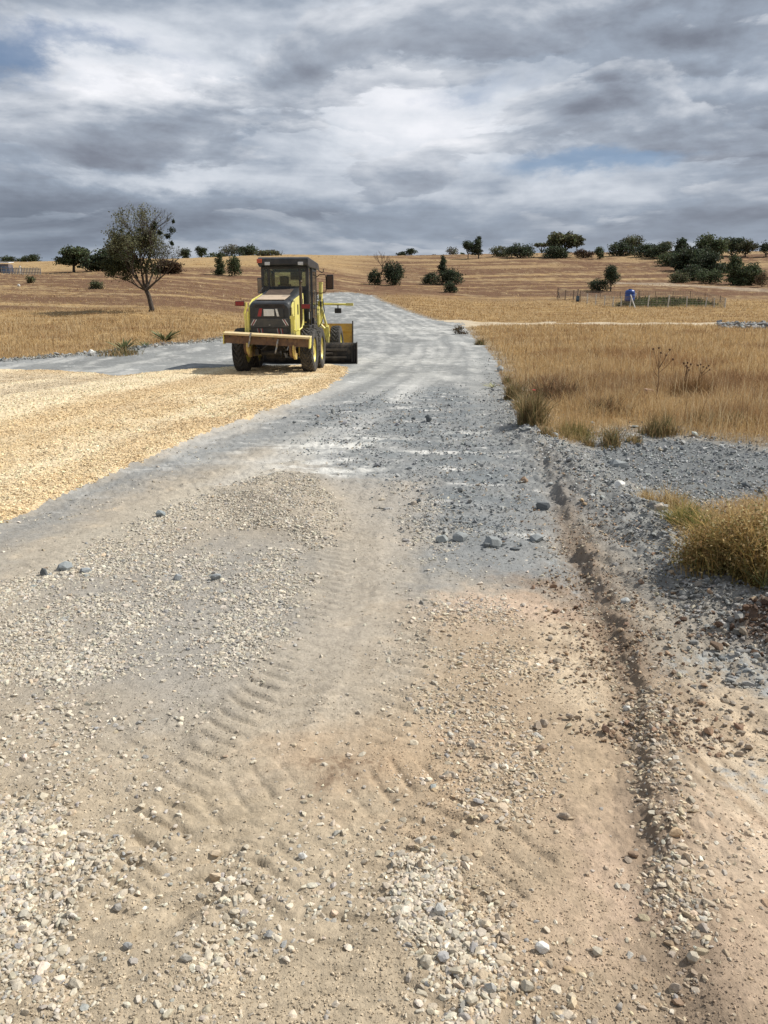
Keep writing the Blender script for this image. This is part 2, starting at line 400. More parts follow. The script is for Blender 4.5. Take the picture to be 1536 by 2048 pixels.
# ------------------------------------------------------------------ ground colour (albedo of the soil; along the ridge it also carries painted shade)
Z_PALE1 = P((1060,1230),(1150,1250),(1250,1330),(1240,1460),(1140,1430),(1050,1330))
Z_PALE2 = P((1330,1420),(1420,1440),(1600,1540),(1600,1760),(1450,1720),(1350,1560))
Z_BROWN = P((1010,1140),(1120,1150),(1230,1240),(1290,1380),(1250,1400),(1150,1290),(1040,1210))
Z_GREY = P((-300,1200),(0,1055),(300,920),(560,830),(690,770),(720,700),(640,600),(760,600),(900,650),(1010,790),(1100,900),(1170,1000),(1130,1100),(1180,1180),(1080,1170),(940,1150),(830,1180),(780,1060),(700,980),(600,930),(540,890),(300,965),(0,1085),(-300,1250))
Z_DARK = P((600,830),(720,790),(900,770),(1010,820),(1090,920),(1110,1030),(1000,1090),(860,1060),(800,960),(640,900))
Z_LEFTG = P((120,1180),(420,1080),(620,1090),(600,1260),(480,1400),(330,1500),(180,1480),(160,1330))
Z_ORANGE = P((560,1480),(760,1440),(860,1520),(900,1640),(700,1640),(560,1590))
Z_TANDIRT = P((860,1230),(1100,1220),(1300,1380),(1600,1400),(1700,2100),(1000,2100),(900,1700),(820,1500))
Z_LOTG = LOT
Z_BERMG = P((1100,900),(1200,930),(1330,1060),(1420,1180),(1330,1200),(1220,1120),(1130,1000))  # grey rubble slope of the berm
def plough(x, y):
    r = np.hypot(x, y); hill = ss(r, 118, 135)*ss(x, -22, 6)+ss(r, 66, 80)*ss(r, 200, 165)*ss(x, 8, -10)
    return np.clip(hill, 0, 1)
def mixv(c, new, f): return c*(1-f[:, None])+np.array(new)[None, :]*f[:, None]
def albedo(x, y, kind):
    r = np.hypot(x, y)
    nx = x+.30*fbm(x*1.3, y*1.3, 3, 80)+.22*fbm(x*6, y*6, 4, 180, .65); ny = y+.40*fbm(x*1.3+9, y*1.3, 3, 81)+.30*fbm(x*6+3, y*6, 4, 181, .65)
    n_a = fbm(x*.9, y*.9, 4, 82); n_b = fbm(x*3.5, y*3.5, 4, 83); n_c = fbm(x*16, y*16, 3, 84)+.9*ss(r, 11, 7)*fbm(x*42, y*42, 3, 184)
    c = np.tile(np.array([.338, .294, .234]), (len(x), 1))
    c = mixv(c, (.33, .295, .24), ss(n_a, -.1, .5)*.7)
    c = mixv(c, (.45, .37, .27), ss(n_b, .15, .5)*.45)
    c = mixv(c, (.40, .325, .228), ss(r, 4.2, 2.6)*.8)
    g = soft(nx, ny, Z_GREY, .45)
    c = mixv(c, (.228, .232, .228), g)
    c = mixv(c, (.275, .265, .245), soft(nx, ny, Z_LEFTG, .5)*.7)
    far_grey = ss(r, 12, 24); c = mixv(c, (.212, .217, .213), far_grey)
    dk = soft(nx, ny, Z_DARK, .6)
    c = mixv(c, (.165, .18, .188), dk*ss(fbm(x*1.2, y*2.0, 4, 85), -.35, .25)*.85)
    st = fbm(x*.9, y*3.6, 5, 86, .62)            # chalky dust smeared across the road
    c = mixv(c, (.56, .55, .52), np.clip(g+far_grey, 0, 1)*ss(st, .16, .42)*(.55+.35*dk)*ss(r, 6, 8))
    for a in ((640,895,.85,.55,.9),(700,940,.5,.35,.7),(600,935,.5,.3,.8),(740,880,.8,.3,.5),(1040,1075,.22,.2,.6),(780,720,3.2,2.2,.35),(860,660,4,5,.5),(930,870,.5,.3,.4)):
        c = mixv(c, (.60, .59, .55), np.clip(spot(nx, ny, *a[:4])*1.5, 0, 1)*a[4]*ss(st+.25*n_b, -.25, .25))
    ml = fbm(x*.35, y*.22, 4, 89, .6); c *= (1+far_grey*.45*ml)[:, None]; c = mixv(c, (.46, .455, .43), far_grey*ss(fbm(x*.75, y*.22, 5, 187, .62), .0, .40)*.7)
    lt = ss(fbm(x*.8, y*.45, 4, 87), .0, .4)
    c = mixv(c, (.42, .38, .31), soft(nx, ny, P((-200,1330),(0,1140),(300,1010),(560,900),(640,860),(560,960),(300,1060),(0,1230)), .4)*(.35+.5*lt))
    c = mixv(c, (.385, .34, .28), soft(nx, ny, P((690,960),(860,960),(840,1100),(800,1300),(680,1560),(520,1560),(640,1250),(680,1080)), .3)*.6)
    c = mixv(c, (.36, .275, .188), soft(nx, ny, Z_TANDIRT, .35)*.85)
    c = mixv(c, (.235, .165, .11), soft(nx, ny, Z_BROWN, .2)*.8*ss(n_b, -.45, .2))
    c = mixv(c, (.50, .405, .29), soft(nx, ny, Z_PALE1, .16)*.95*ss(n_b, -.5, .1))
    strk = fbm((x*.9+y*.35)*1.6, (y*.9-x*.35)*0+(x*.35-y*.9)*7, 4, 88)
    strk = fbm((x*.97+y*.22)*10, (y*.97-x*.22)*.9, 4, 88)
    c = mixv(c, (.62, .52, .39), soft(nx, ny, Z_PALE2, .25)*ss(strk+.3*n_a, -.30, .10)*.95); c = mixv(c, (.55, .44, .31), soft(nx, ny, P((1330,1380),(1600,1400),(1750,1900),(1500,2100),(1400,1800)), .2)*ss(strk, -.05, .3)*.7)
    for a in ((1240,1820,.17,.14,.8),(1180,1700,.1,.12,.5),(1400,1650,.4,.25,.4),(990,1210,.3,.25,.7),(1500,1880,.3,.2,.4),(900,1490,.12,.2,.2)):
        c = mixv(c, (.52, .39, .29), np.clip(spot(nx, ny, *a[:4])*1.3, 0, 1)*a[4])
    c = mixv(c, (.42, .295, .185), soft(nx, ny, Z_ORANGE, .22)*.5*ss(n_a+.4*n_b, -.5, .3))
    for a in ((690,1560,.16,.09,.8),(1440,1340,.18,.2,0),):
        c = mixv(c, (.15, .10, .065), spot(nx, ny, *a[:4])*a[4]*ss(n_c, -.3, .2))
    for a in ((1465,1360,.30,.14),(1525,1545,.2,.08),(1130,1150,.10,.45)):
        c = mixv(c, (.29, .315, .32), np.clip(spot(nx, ny, *a[:4])*1.6, 0, 1)*.8*ss(n_b+.6*n_c, -.2, .2))
    c = mixv(c, (.205, .21, .205), soft(nx, ny, Z_BERMG, .2)*.9)
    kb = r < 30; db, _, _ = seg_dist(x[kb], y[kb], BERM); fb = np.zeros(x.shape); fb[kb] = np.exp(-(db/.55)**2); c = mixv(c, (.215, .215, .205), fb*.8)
    c = mixv(c, (.140, .150, .155), soft(nx, ny, Z_LOTG, .3)*.95)
    k = r < 30; f = np.zeros(x.shape); d, s, sd_ = seg_dist(x[k], y[k], RIDGE)
    tt = d*sd_+.05*fbm(x[k]*5, y[k]*5, 3, 190); f[k] = np.clip(np.exp(-((tt+.01)/.09)**2)*1.25+.55*np.exp(-((tt-.08)/.2)**2), 0, 1.3); ysp = ss(r, 8.5, 5.5)
    c = mixv(c, (.205, .155, .112), f*.62*(.3+.7*ysp))  # brown soil, with the shade line of the step painted in
    c = mixv(c, (.12, .075, .05), np.clip(spot(nx, ny, 1560, 1285, .30, .17)*1.6, 0, 1)*.9)
    # faint wheel lines on the far road
    for fl in FLOWS:
        k = (r > 8) & (r < 130)
        d, s, sd_ = seg_dist(x[k], y[k], fl)
        q = np.zeros(x.shape); q[k] = np.exp(-((d-.9)/.22)**2)
        c = mixv(c, (.48, .475, .45), q*.34*ss(fbm(x*.3, y*.3, 2, 90), -.5, .1))
    c *= (1+.24*n_c+.14*n_b)[:, None]
    if kind == 'tan':
        t = np.tile(np.array([.62, .475, .285]), (len(x), 1))
        pale = np.clip(soft(x, y, P((-400,770),(0,745),(250,756),(330,765),(180,790),(0,830),(-400,900)), 1.5)*.75, 0, 1)
        t = mixv(t, (.50, .43, .32), pale)
        dline, _, _ = seg_dist(x, y, smoothline(P((640,752),(430,815),(200,900),(-100,1010),(-400,1150))))
        dl2, _, _ = seg_dist(x, y, smoothline(P((420,748),(200,790),(0,840),(-300,930))))
        gl = fbm(dline*.55, x*.03, 2, 191)+.35*fbm(x*.9, y*.9, 3, 192); t = mixv(t, (.74, .62, .43), ss(gl, .0, .35)*.7); t = mixv(t, (.72, .60, .41), np.clip(np.exp(-(dline/.30)**2)*.85+np.exp(-(dl2/.4)**2)*.85+np.exp(-((dline-1.5)/.25)**2)*.45, 0, 1))
        t = mixv(t, (.50, .37, .22), ss(fbm(x*.5, y*.5, 4, 92)-gl*.6, .0, .5)*.5)
        t *= (1+.22*n_c+.10*n_b)[:, None]; return t
    if kind == 'field':
        grass = np.array([.33, .23, .12]); t = np.tile(grass, (len(x), 1))
        t = mixv(t, (.44, .30, .135), ss(fbm(x*.25, y*.4, 4, 93), -.05, .45)*.7)
        t = mixv(t, (.21, .12, .055), ss(fbm(x*.14+3, y*.4, 4, 94), .05, .5)*.65)
        hill = plough(x, y)
        row = fbm(x*.012+4, y*.20+x*.01, 5, 95, .6)*1.4
        row2 = fbm(x*.05+4, y*.9, 4, 96, .6)
        t = mixv(t, (.135, .078, .050), hill*ss(row+.55*row2+.3*fbm(x*.25, y*1.6, 3, 197), -.55, -.05)*.94)
        t = mixv(t, (.36, .27, .155), hill*ss(row2+.5*fbm(x*.35, y*2.2, 4, 196, .65)-row*.3, .05, .5)*.75)
        t = mixv(t, (.34, .24, .13), ss(fbm(x*.03, y*.05, 3, 97)+.25*ss(r, 200, 260), .1, .4)*ss(r, 120, 200)*.7)
        t = mixv(t, (.46, .40, .31), soft(x, y, P((1220,562),(1400,570),(1536,580),(1536,584),(1400,577),(1220,566)), 1.5)*.4)
        gp = soft(x, y, P((1262,600),(1400,602),(1440,612),(1300,616),(1230,612)), 2.0)
        t = mixv(t, (.085, .12, .04), gp*.9)
        edge, _, _ = seg_dist(x, y, ROAD, True)
        t = mixv(t, (.27, .25, .22), ss(edge, 1.0, .1)*.8)
        t *= (1+.25*n_c+.2*n_b)[:, None]; return t
    if kind == 'path':
        t = np.tile(np.array([.46, .385, .28]), (len(x), 1)); t = mixv(t, (.33, .25, .15), ss(fbm(x*.3, y*1.5, 3, 98), 0, .4)*.6)
        return t*(1+.15*n_b)[:, None]
    return c

# ------------------------------------------------------------------ ground sheet, cut into its surfaces
a_in = np.radians(np.arange(-33.5, 33.5, .088))
a_out = np.radians(np.concatenate([np.arange(34, 60, 1.0), np.arange(60, 301, 6.0), np.arange(300, 326, 1.0)]))
AZ = np.concatenate([a_in, a_out]); na = len(AZ)
RR = [.25]
while RR[-1] < 1500:
    r_ = RR[-1]; RR.append(r_*(1+(.05 if r_ < 1.0 else .0042 if r_ < 9 else .0055 if r_ < 26 else .0085 if r_ < 330 else .04)))
RR = np.array(RR); nr = len(RR)
GA, GR = np.meshgrid(AZ, RR)
gx = (GR*np.sin(GA)).ravel(); gy = (GR*np.cos(GA)).ravel()
gz = H(gx, gy)
GV = np.stack([gx, gy, gz], 1)
ii, jj = np.meshgrid(np.arange(nr-1), np.arange(na), indexing='ij')
j2 = (jj+1) % na
GF = np.stack([ii*na+jj, ii*na+j2, (ii+1)*na+j2, (ii+1)*na+jj], -1).reshape(-1, 4)[:, ::-1]
fc = GV[GF].mean(1); fx, fy = fc[:, 0], fc[:, 1]
fr_ = np.hypot(fx, fy); wob = np.clip(fr_*.012, .05, .5)
wx = fx+wob*fbm(fx*1.6, fy*1.6, 4, 101)+.25*wob*fbm(fx*8, fy*8, 2, 103); wy = fy+wob*fbm(fx*1.6+7, fy*1.6, 4, 102)
in_tan = inside(wx, wy, TAN); in_road = inside(wx, wy, ROAD) | (fr_ < 2.2); in_path = inside(fx, fy, PATH) & ~in_road
cls = np.where(in_tan, 1, np.where(in_road, 0, np.where(in_path, 3, 2)))
G_BUMP = [(22, 8, .5, .02), (95, 6, .7, .008)]
m_road = attr_mat('crushed_road_soil', .95, .1, (55, .22), G_BUMP)
m_tan = attr_mat('tan_gravel', .95, .1, (38, .45), [(38, 6, .9, .03), (130, 4, .6, .01)])
m_field = attr_mat('dry_field_soil', 1, .05, (9, .28), [(6, 8, .9, .12), (40, 5, .6, .03)])
for code, nm, kind, mt in ((0, 'road', 'road', m_road), (1, 'gravel_layer', 'tan', m_tan), (2, 'ground', 'field', m_field), (3, 'path', 'path', m_road)):
    F_ = GF[cls == code]; u, inv = np.unique(F_, return_inverse=True)
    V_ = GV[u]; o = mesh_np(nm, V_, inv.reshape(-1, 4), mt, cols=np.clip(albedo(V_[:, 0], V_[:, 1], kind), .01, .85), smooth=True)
    tag(o, kind='structure')

# ------------------------------------------------------------------ stones
def rock_proto(n, seed, flat=.62, angular=.32):
    rs = np.random.default_rng(seed); p = rs.normal(size=(n, 3)); p /= np.linalg.norm(p, axis=1)[:, None]
    p *= (1-angular+angular*rs.random((n, 1))*1.3); p *= np.array([1, .55+.4*rs.random(), flat*(.7+.5*rs.random())])
    bm = bmesh.new()
    for q in p: bm.verts.new(q*.5)
    r = bmesh.ops.convex_hull(bm, input=bm.verts)
    bmesh.ops.delete(bm, geom=[v for v in bm.verts if not v.link_faces], context='VERTS')
    bmesh.ops.triangulate(bm, faces=bm.faces); bm.normal_update(); bm.verts.index_update()
    V = np.array([v.co[:] for v in bm.verts]); F = np.array([[v.index for v in f.verts] for f in bm.faces]); bm.free()
    return V, F
PR_HI = [rock_proto(22, 200+i) for i in range(16)]
PR_MD = [rock_proto(11, 300+i) for i in range(12)]
PR_LO = [rock_proto(7, 400+i, .7) for i in range(10)]
def rotmats(n, tilt=.5):
    a = rng.random(n)*2*math.pi; t = rng.normal(size=n)*tilt; b = rng.random(n)*2*math.pi
    ca, sa, ct, st_ = np.cos(a), np.sin(a), np.cos(t), np.sin(t)
    Rz = np.zeros((n, 3, 3)); Rz[:, 0, 0] = ca; Rz[:, 0, 1] = -sa; Rz[:, 1, 0] = sa; Rz[:, 1, 1] = ca; Rz[:, 2, 2] = 1
    Rx = np.zeros((n, 3, 3)); Rx[:, 0, 0] = 1; Rx[:, 1, 1] = ct; Rx[:, 1, 2] = -st_; Rx[:, 2, 1] = st_; Rx[:, 2, 2] = ct
    Rb = np.zeros((n, 3, 3)); cb_, sb_ = np.cos(b), np.sin(b); Rb[:, 0, 0] = cb_; Rb[:, 0, 1] = -sb_; Rb[:, 1, 0] = sb_; Rb[:, 1, 1] = cb_; Rb[:, 2, 2] = 1
    return Rb @ Rx @ Rz
def scatter(name, xy, size, cols, mat, sink=.22, label=None, cat=None):
    Vs, Fs, Cs, off = [], [], [], 0
    r = np.hypot(xy[:, 0], xy[:, 1]); appar = size/r
    z = H(xy[:, 0], xy[:, 1])
    for protos, sel in ((PR_HI, appar > .0075), (PR_MD, (appar <= .0075) & (appar > .0032)), (PR_LO, appar <= .0032)):
        idx = np.nonzero(sel)[0]; pk = rng.integers(0, len(protos), len(idx))
        for k, (V, F) in enumerate(protos):
            q = idx[pk == k]; n = len(q)
            if not n: continue
            Rm = rotmats(n); W = np.einsum('nij,vj->nvi', Rm, V)*size[q][:, None, None]
            W[:, :, 0] += xy[q, 0][:, None]; W[:, :, 1] += xy[q, 1][:, None]; W[:, :, 2] += (z[q]+size[q]*sink*(rng.random(n)*1.6-.3))[:, None]
            Vs.append(W.reshape(-1, 3)); Fs.append((F[None]+(np.arange(n)*len(V))[:, None, None]+off).reshape(-1, 3)); Cs.append(np.repeat(cols[q], len(F), 0)); off += n*len(V)
    o = mesh_np(name, np.concatenate(Vs), np.concatenate(Fs), mat, cols=np.concatenate(Cs), dom='FACE')
    tag(o, label, cat, kind='stuff'); return o
m_stone = attr_mat('crushed_stone', .85, .25, (120, .25), [(160, 5, .5, .004)])
def stone_cols(n, pal, w):
    k = rng.choice(len(pal), n, p=np.array(w)/sum(w)); c = np.array(pal)[k]
    return np.clip(c*(1+.16*rng.normal(size=(n, 1)))*(1+.018*rng.normal(size=(n, 3))), .03, .75)
def sample_fan(n, r0, r1, a0=-33, a1=33, power=1.0):
    """points spread over a fan of ground, thinning with distance"""
    u = rng.random(n); lr = r0*(r1/r0)**(u**power); a = np.radians(a0+(a1-a0)*rng.random(n))
    return np.stack([lr*np.sin(a), lr*np.cos(a)], 1)
D_HI = [(P((0,1260),(0,1170),(120,1120),(330,1010),(480,955),(600,950),(660,1000),(700,1060),(640,1100),(560,1060),(420,1060),(200,1170),(100,1230)), .12, 2.2),
        (P((-80,1260),(200,1170),(420,1100),(600,1110),(620,1220),(520,1330),(300,1330),(100,1370),(-80,1400)), .25, 1.5),
        (P((-80,1620),(130,1600),(270,1700),(260,1820),(100,1900),(-80,1900)), .10, 1.0),
        (P((-80,1480),(200,1500),(420,1700),(520,1900),(520,2100),(-80,2100)), .2, .42),
        (P((330,1700),(480,1700),(500,1860),(400,1840),(300,1790)), .05, .8),
        (P((800,1700),(930,1690),(1010,1800),(1000,1960),(960,2100),(820,2100),(830,1950),(780,1800)), .06, .95),
        (P((830,1180),(1010,1200),(1080,1330),(1120,1500),(1060,1640),(880,1600),(840,1400)), .15, .50),
        (P((1250,1380),(1320,1380),(1380,1700),(1420,1960),(1330,2000),(1290,1700)), .07, .50),
        (P((780,960),(900,1000),(960,1080),(860,1120),(800,1060)), .2, .55),
        (P((0,1300),(160,1300),(330,1500),(200,1600),(0,1600)), .2, .22)]
def stone_density(x, y):
    d = np.full(x.shape, .055)
    for poly, e_, v in D_HI: d = np.maximum(d, v*soft(x, y, poly, e_))
    d = d*np.clip(.55+1.9*fbm(x*2.2, y*2.2, 3, 110), .12, 1.4)
    for t_ in (TRACKS[0], TRACKS[6]):
        dd, _, _ = seg_dist(x, y, t_[0]); d *= (.25+.75*ss(dd, .15, .4))
    return d
# pale crushed stone lying on the near road
xy = sample_fan(540000, 1.0, 15, -38, 44, power=.86); xy = xy[inside(xy[:, 0], xy[:, 1], ROAD) & ~inside(xy[:, 0], xy[:, 1], TAN)]
xy = np.vstack([xy, xy[np.hypot(xy[:, 0], xy[:, 1]) > 3.2]+rng.normal(size=((np.hypot(xy[:, 0], xy[:, 1]) > 3.2).sum(), 2))*.02])
dn = stone_density(xy[:, 0], xy[:, 1])*np.where(np.hypot(xy[:, 0], xy[:, 1]) > 3.2, .8, 1); xy = xy[rng.random(len(xy)) < dn]
r = np.hypot(xy[:, 0], xy[:, 1])
sz = np.exp(rng.normal(math.log(.0158), .42, len(xy))); sz = np.clip(sz*(1+.25*ss(np.hypot(xy[:, 0], xy[:, 1]), 4, 7)), .007, .050)
keep = sz/r > .0014; xy, sz = xy[keep], sz[keep]
pal = [(.54,.48,.38),(.46,.42,.345),(.38,.36,.325),(.27,.275,.27),(.60,.55,.45),(.44,.35,.25)]
cc = stone_cols(len(xy), pal, (4, 4, 2.2, .8, 2.2, .9))
brz = soft(xy[:, 0], xy[:, 1], Z_TANDIRT, .3)*rng.random(len(xy)) > .35
cc[brz] *= np.array([.92, .84, .74])
gal = albedo(xy[:, 0], xy[:, 1], 'road'); dusty = (.05+.6*rng.random((len(xy), 1))**1.4); cc = cc*(1-dusty)+np.clip(gal*1.12, .03, .7)*dusty
scatter('gravel', xy, sz, cc, m_stone, sink=.05, label='pale crushed stone scattered over the near road surface', cat='gravel')
# fine crumbs
xy = sample_fan(270000, 1.0, 9, -38, 44, power=.9); xy = xy[inside(xy[:, 0], xy[:, 1], ROAD)]
dn = .30+.9*np.clip(fbm(xy[:, 0]*1.5, xy[:, 1]*1.5, 3, 120), -.25, .6); xy = xy[rng.random(len(xy)) < dn]
sz = np.clip(np.exp(rng.normal(math.log(.0065), .35, len(xy))), .003, .013)
alb = albedo(xy[:, 0], xy[:, 1], 'road'); cc = np.clip(alb*(.72+.75*rng.random((len(xy), 1))), .04, .7)
scatter('grit', xy, sz, cc, m_stone, label='fine crumbs of grit and soil on the near road', cat='grit')
# grey rubble: berm, lot, churned stretch, road edges
xy = sample_fan(520000, 3.0, 34, -34, 46, power=.95); x, y = xy[:, 0], xy[:, 1]
r = np.hypot(x, y)
d1, _, _ = seg_dist(x, y, BERM); d2, _, _ = seg_dist(x, y, RIDGE); d3, _, _ = seg_dist(x, y, ROAD, True)
dn = np.maximum.reduce([.95*np.exp(-((d1+.05)/.55)**2), .85*soft(x, y, LOT, .3), .8*soft(x, y, Z_BERMG, .2), .35*soft(x, y, Z_DARK, .6), .55*np.exp(-(d3/.45)**2)*(r < 40), .42*np.exp(-((d2-.05)/.25)**2)])
dn = dn*np.clip(.6+1.2*fbm(x*2, y*2, 3, 130), .12, 1.2)
ok = (rng.random(len(x)) < dn) & (~inside(x, y, TAN)) & (d3*0+1 > 0)
xy = xy[ok]; x, y = xy[:, 0], xy[:, 1]; r = r[ok]; d2 = d2[ok]
sz = np.clip(np.exp(rng.normal(math.log(.024), .42, len(xy))), .008, .10); sz *= 1+.35*ss(r, 7, 14); sz *= 1-.4*np.exp(-(d2/.4)**2)*ss(r, 9, 7); k = sz/r > .0017
xy, sz, d2 = xy[k], sz[k], d2[k]; x, y = xy[:, 0], xy[:, 1]
cc = stone_cols(len(xy), [(.27,.28,.28),(.36,.365,.355),(.19,.20,.20),(.45,.45,.43),(.34,.29,.23)], (4, 3, 2.5, 1.2, 1.1))
brn = (np.exp(-(d2/.35)**2)*ss(np.hypot(x, y), 9, 6) > rng.random(len(x))*1.1) | (soft(x, y, Z_BROWN, .3) > .3+.4*rng.random(len(x)))
sandy = (soft(x, y, Z_TANDIRT, .3) > .5) & ~brn; ga_ = albedo(x, y, 'road'); cc[sandy] = cc[sandy]*.35+ga_[sandy]*.65
nr_ = (np.hypot(x, y) < 7); cc[nr_] = cc[nr_]*.5+ga_[nr_]*.42
cc[brn] = stone_cols(brn.sum(), [(.26,.18,.12),(.36,.27,.18),(.42,.36,.27),(.19,.13,.09)], (3, 3, 2, 2))
scatter('rubble', xy, sz, cc, m_stone, sink=.3, label='blue grey broken stone along the road shoulder and side lot', cat='rubble')
# tan gravel layer
xy = sample_fan(420000, 7.0, 27, -33, 2, power=.8); xy = xy[inside(xy[:, 0]+.12*fbm(xy[:, 0]*3, xy[:, 1]*3, 3, 140), xy[:, 1]+.12*fbm(xy[:, 0]*3, xy[:, 1]*3, 3, 141), TAN)]
x, y = xy[:, 0], xy[:, 1]; r = np.hypot(x, y)
dd, _, _ = seg_dist(x, y, TAN, True)
dn = .42+.5*ss(dd, .8, .1)+.5*fbm(x*1.0, y*1.0, 3, 142); k = rng.random(len(x)) < dn; xy = xy[k]; r = r[k]
sz = np.clip(np.exp(rng.normal(math.log(.025), .38, len(xy))), .010, .06); sz *= 1+.3*ss(r, 10, 18)
alb = albedo(xy[:, 0], xy[:, 1], 'tan'); cc = np.clip(alb*(.70+.60*rng.random((len(xy), 1))), .05, .75)
dk_ = rng.random(len(xy)) < .05; cc[dk_] *= .5
scatter('tan_gravel', xy, sz, cc, m_stone, sink=.0, label='fresh tan gravel spread beside and under the grader', cat='gravel')
# soil clods at the right border
xy = np.array([at(1560, 1280)])+rng.normal(size=(900, 2))*np.array([.20, .12]); sz = np.clip(np.exp(rng.normal(math.log(.020), .5, len(xy))), .008, .06)
scatter('soil_clods', xy, sz, stone_cols(len(xy), [(.10,.062,.04),(.14,.09,.06),(.08,.05,.033)], (3, 2, 2)), m_stone, sink=.3, label='heap of dark brown soil clods at the right border', cat='soil')

# single rocks one can point to: px, py, width px, tone, label
GREYB, DARKG, WHITE, TANR, PALE, BROWN = (.25,.265,.265), (.13,.14,.145), (.62,.61,.57), (.45,.33,.21), (.47,.42,.33), (.27,.19,.13)
ROCKS = [
 (1237,922,38,GREYB,'large blue grey boulder half sunk in the side lot gravel',.6), (1235,997,24,WHITE,'flat white angular stone on the berm slope',.45),
 (1174,962,16,DARKG,'dark upright stone on the berm crest near the side lot',1.0), (985,1092,36,GREYB,'broad grey rock in the middle of the rock row across the road',.75),
 (920,1080,28,GREYB,'second grey rock from the left in the rock row across the road',.6), (884,1083,24,(.33,.35,.34),'leftmost pale grey rock of the row across the road',.8),
 (1072,1083,26,GREYB,'rightmost grey rock of the row beside the tyre ridge',.7), (1030,1100,20,DARKG,'small dark flat rock just below the rock row',.5),
 (1084,1018,28,DARKG,'dark rock in the trough left of the brown ridge',.8), (1047,966,16,BROWN,'reddish brown stone beside the tan soil patch on the road edge',.8),
 (1495,954,20,DARKG,'dark stone near the right border of the side lot',.5), (857,844,14,DARKG,'dark pointed stone standing alone on the grey road',1.1),
 (827,838,9,DARKG,'tiny dark stone just left of the pointed stone on the grey road',.7), (130,1140,28,(.25,.27,.275),'largest blue grey stone on the left gravel windrow',.7),
 (88,1150,18,DARKG,'dark stone at the left end of the gravel windrow',.8), (172,1145,22,(.27,.29,.295),'blue grey stone right of the largest one on the left windrow',.6),
 (322,1032,20,(.24,.27,.28),'blue grey stone on the gravel windrow near the heap',.8), (356,1160,16,(.28,.295,.30),'left blue grey stone in the gravel bed below the heap',.7),
 (432,1160,20,(.28,.30,.305),'right blue grey stone in the gravel bed below the heap',.6), (605,1716,17,WHITE,'small white stone alone on bare soil at lower centre',.8),
 (1350,1690,30,TANR,'large tan rounded stone on the right brown ridge',.8), (1268,1708,20,BROWN,'brown stone sunk in the shaded foot of the right ridge',.8),
 (1316,1050,22,(.42,.36,.30),'pinkish stone at the foot of the golden weed bush',.8), (1083,1902,28,WHITE,'white oblong stone beside the printed tyre lug mark',.55),
 (1194,1908,20,PALE,'pale stone right of the printed tyre lug mark',.7), (1055,1978,30,PALE,'pale oblong stone at the bottom edge right of the cluster',.65),
 (980,1982,24,(.38,.37,.34),'grey rounded stone at the bottom right of the stone cluster',.9), (943,2006,26,PALE,'tall pale slab like stone at the bottom of the cluster',.9),
 (1350,1977,24,(.36,.30,.24),'grey brown stone left in the lower right stone trio',.8), (1356,1999,22,BROWN,'brown stone lowest in the lower right stone trio',.7),
 (1384,1924,22,PALE,'pale stone above the lower right stone trio',.9), (853,1930,24,PALE,'pale broad stone on the left side of the lower cluster',.75),
 (886,1918,24,(.36,.35,.34),'grey broad stone in the middle of the lower cluster',.8), (878,1828,24,(.40,.39,.36),'largest grey stone topping the cluster at lower centre',.8),
 (151,1962,30,PALE,'largest pale stone at the lower left of the road',.8), (256,1892,20,(.30,.30,.29),'dark grey upright stone at lower left',1.0),
 (234,1812,18,(.30,.28,.25),'grey brown stone casting a shadow at lower left',.8), (1085,1500,18,(.33,.25,.18),'brown stone on the soil left of the pale scraped patch',.7),
 (1253,1414,15,WHITE,'round white stone left of the brown ridge',.9), (118,1420,16,PALE,'pale stone alone on the left bare strip',.7),
 (1128,1635,20,(.34,.28,.22),'grey brown stone on the scraped soil at lower right',.7), (183,711,15,WHITE,'round white boulder on the left road verge',1.0),
 (1290,985,18,(.30,.32,.33),'grey stone right of the flat white one on the berm',.6), (1250,1213,20,(.36,.37,.36),'pale grey stone low on the gravel slope under the weeds',.7),
 (1110,878,15,(.36,.38,.38),'light grey rock at the tip of the grass by the road edge',.7), (1000,742,14,(.38,.39,.38),'light grey rock on the road edge right of the wheel lines',.7),
]
for i, (px, py, w, tone, lab, flat) in enumerate(ROCKS):
    X, Y = at(px, py); zd = Y*math.cos(PITCH)+CAMH*math.sin(PITCH); s = w*zd/FPX*1.15
    V, F = rock_proto(44, 900+i, .55+.4*flat, .34)
    V = V*s; V[:, 2] *= .75+.3*flat
    a = random.uniform(-.4, .4); c_, s_ = math.cos(a), math.sin(a); V = V @ np.array([[c_, s_, 0], [-s_, c_, 0], [0, 0, 1]])
    V[:, 2] -= V[:, 2].min()*.55
    cf = np.tile(np.array(tone), (len(F), 1))*(1+.06*rng.normal(size=(len(F), 1)))
    o = mesh_np('rock', V, F, m_stone, cols=np.clip(cf, .02, .8), dom='FACE'); o.location = (X, Y, Hs(X, Y)); tag(o, lab, 'rock', 'single rocks on and beside the road')

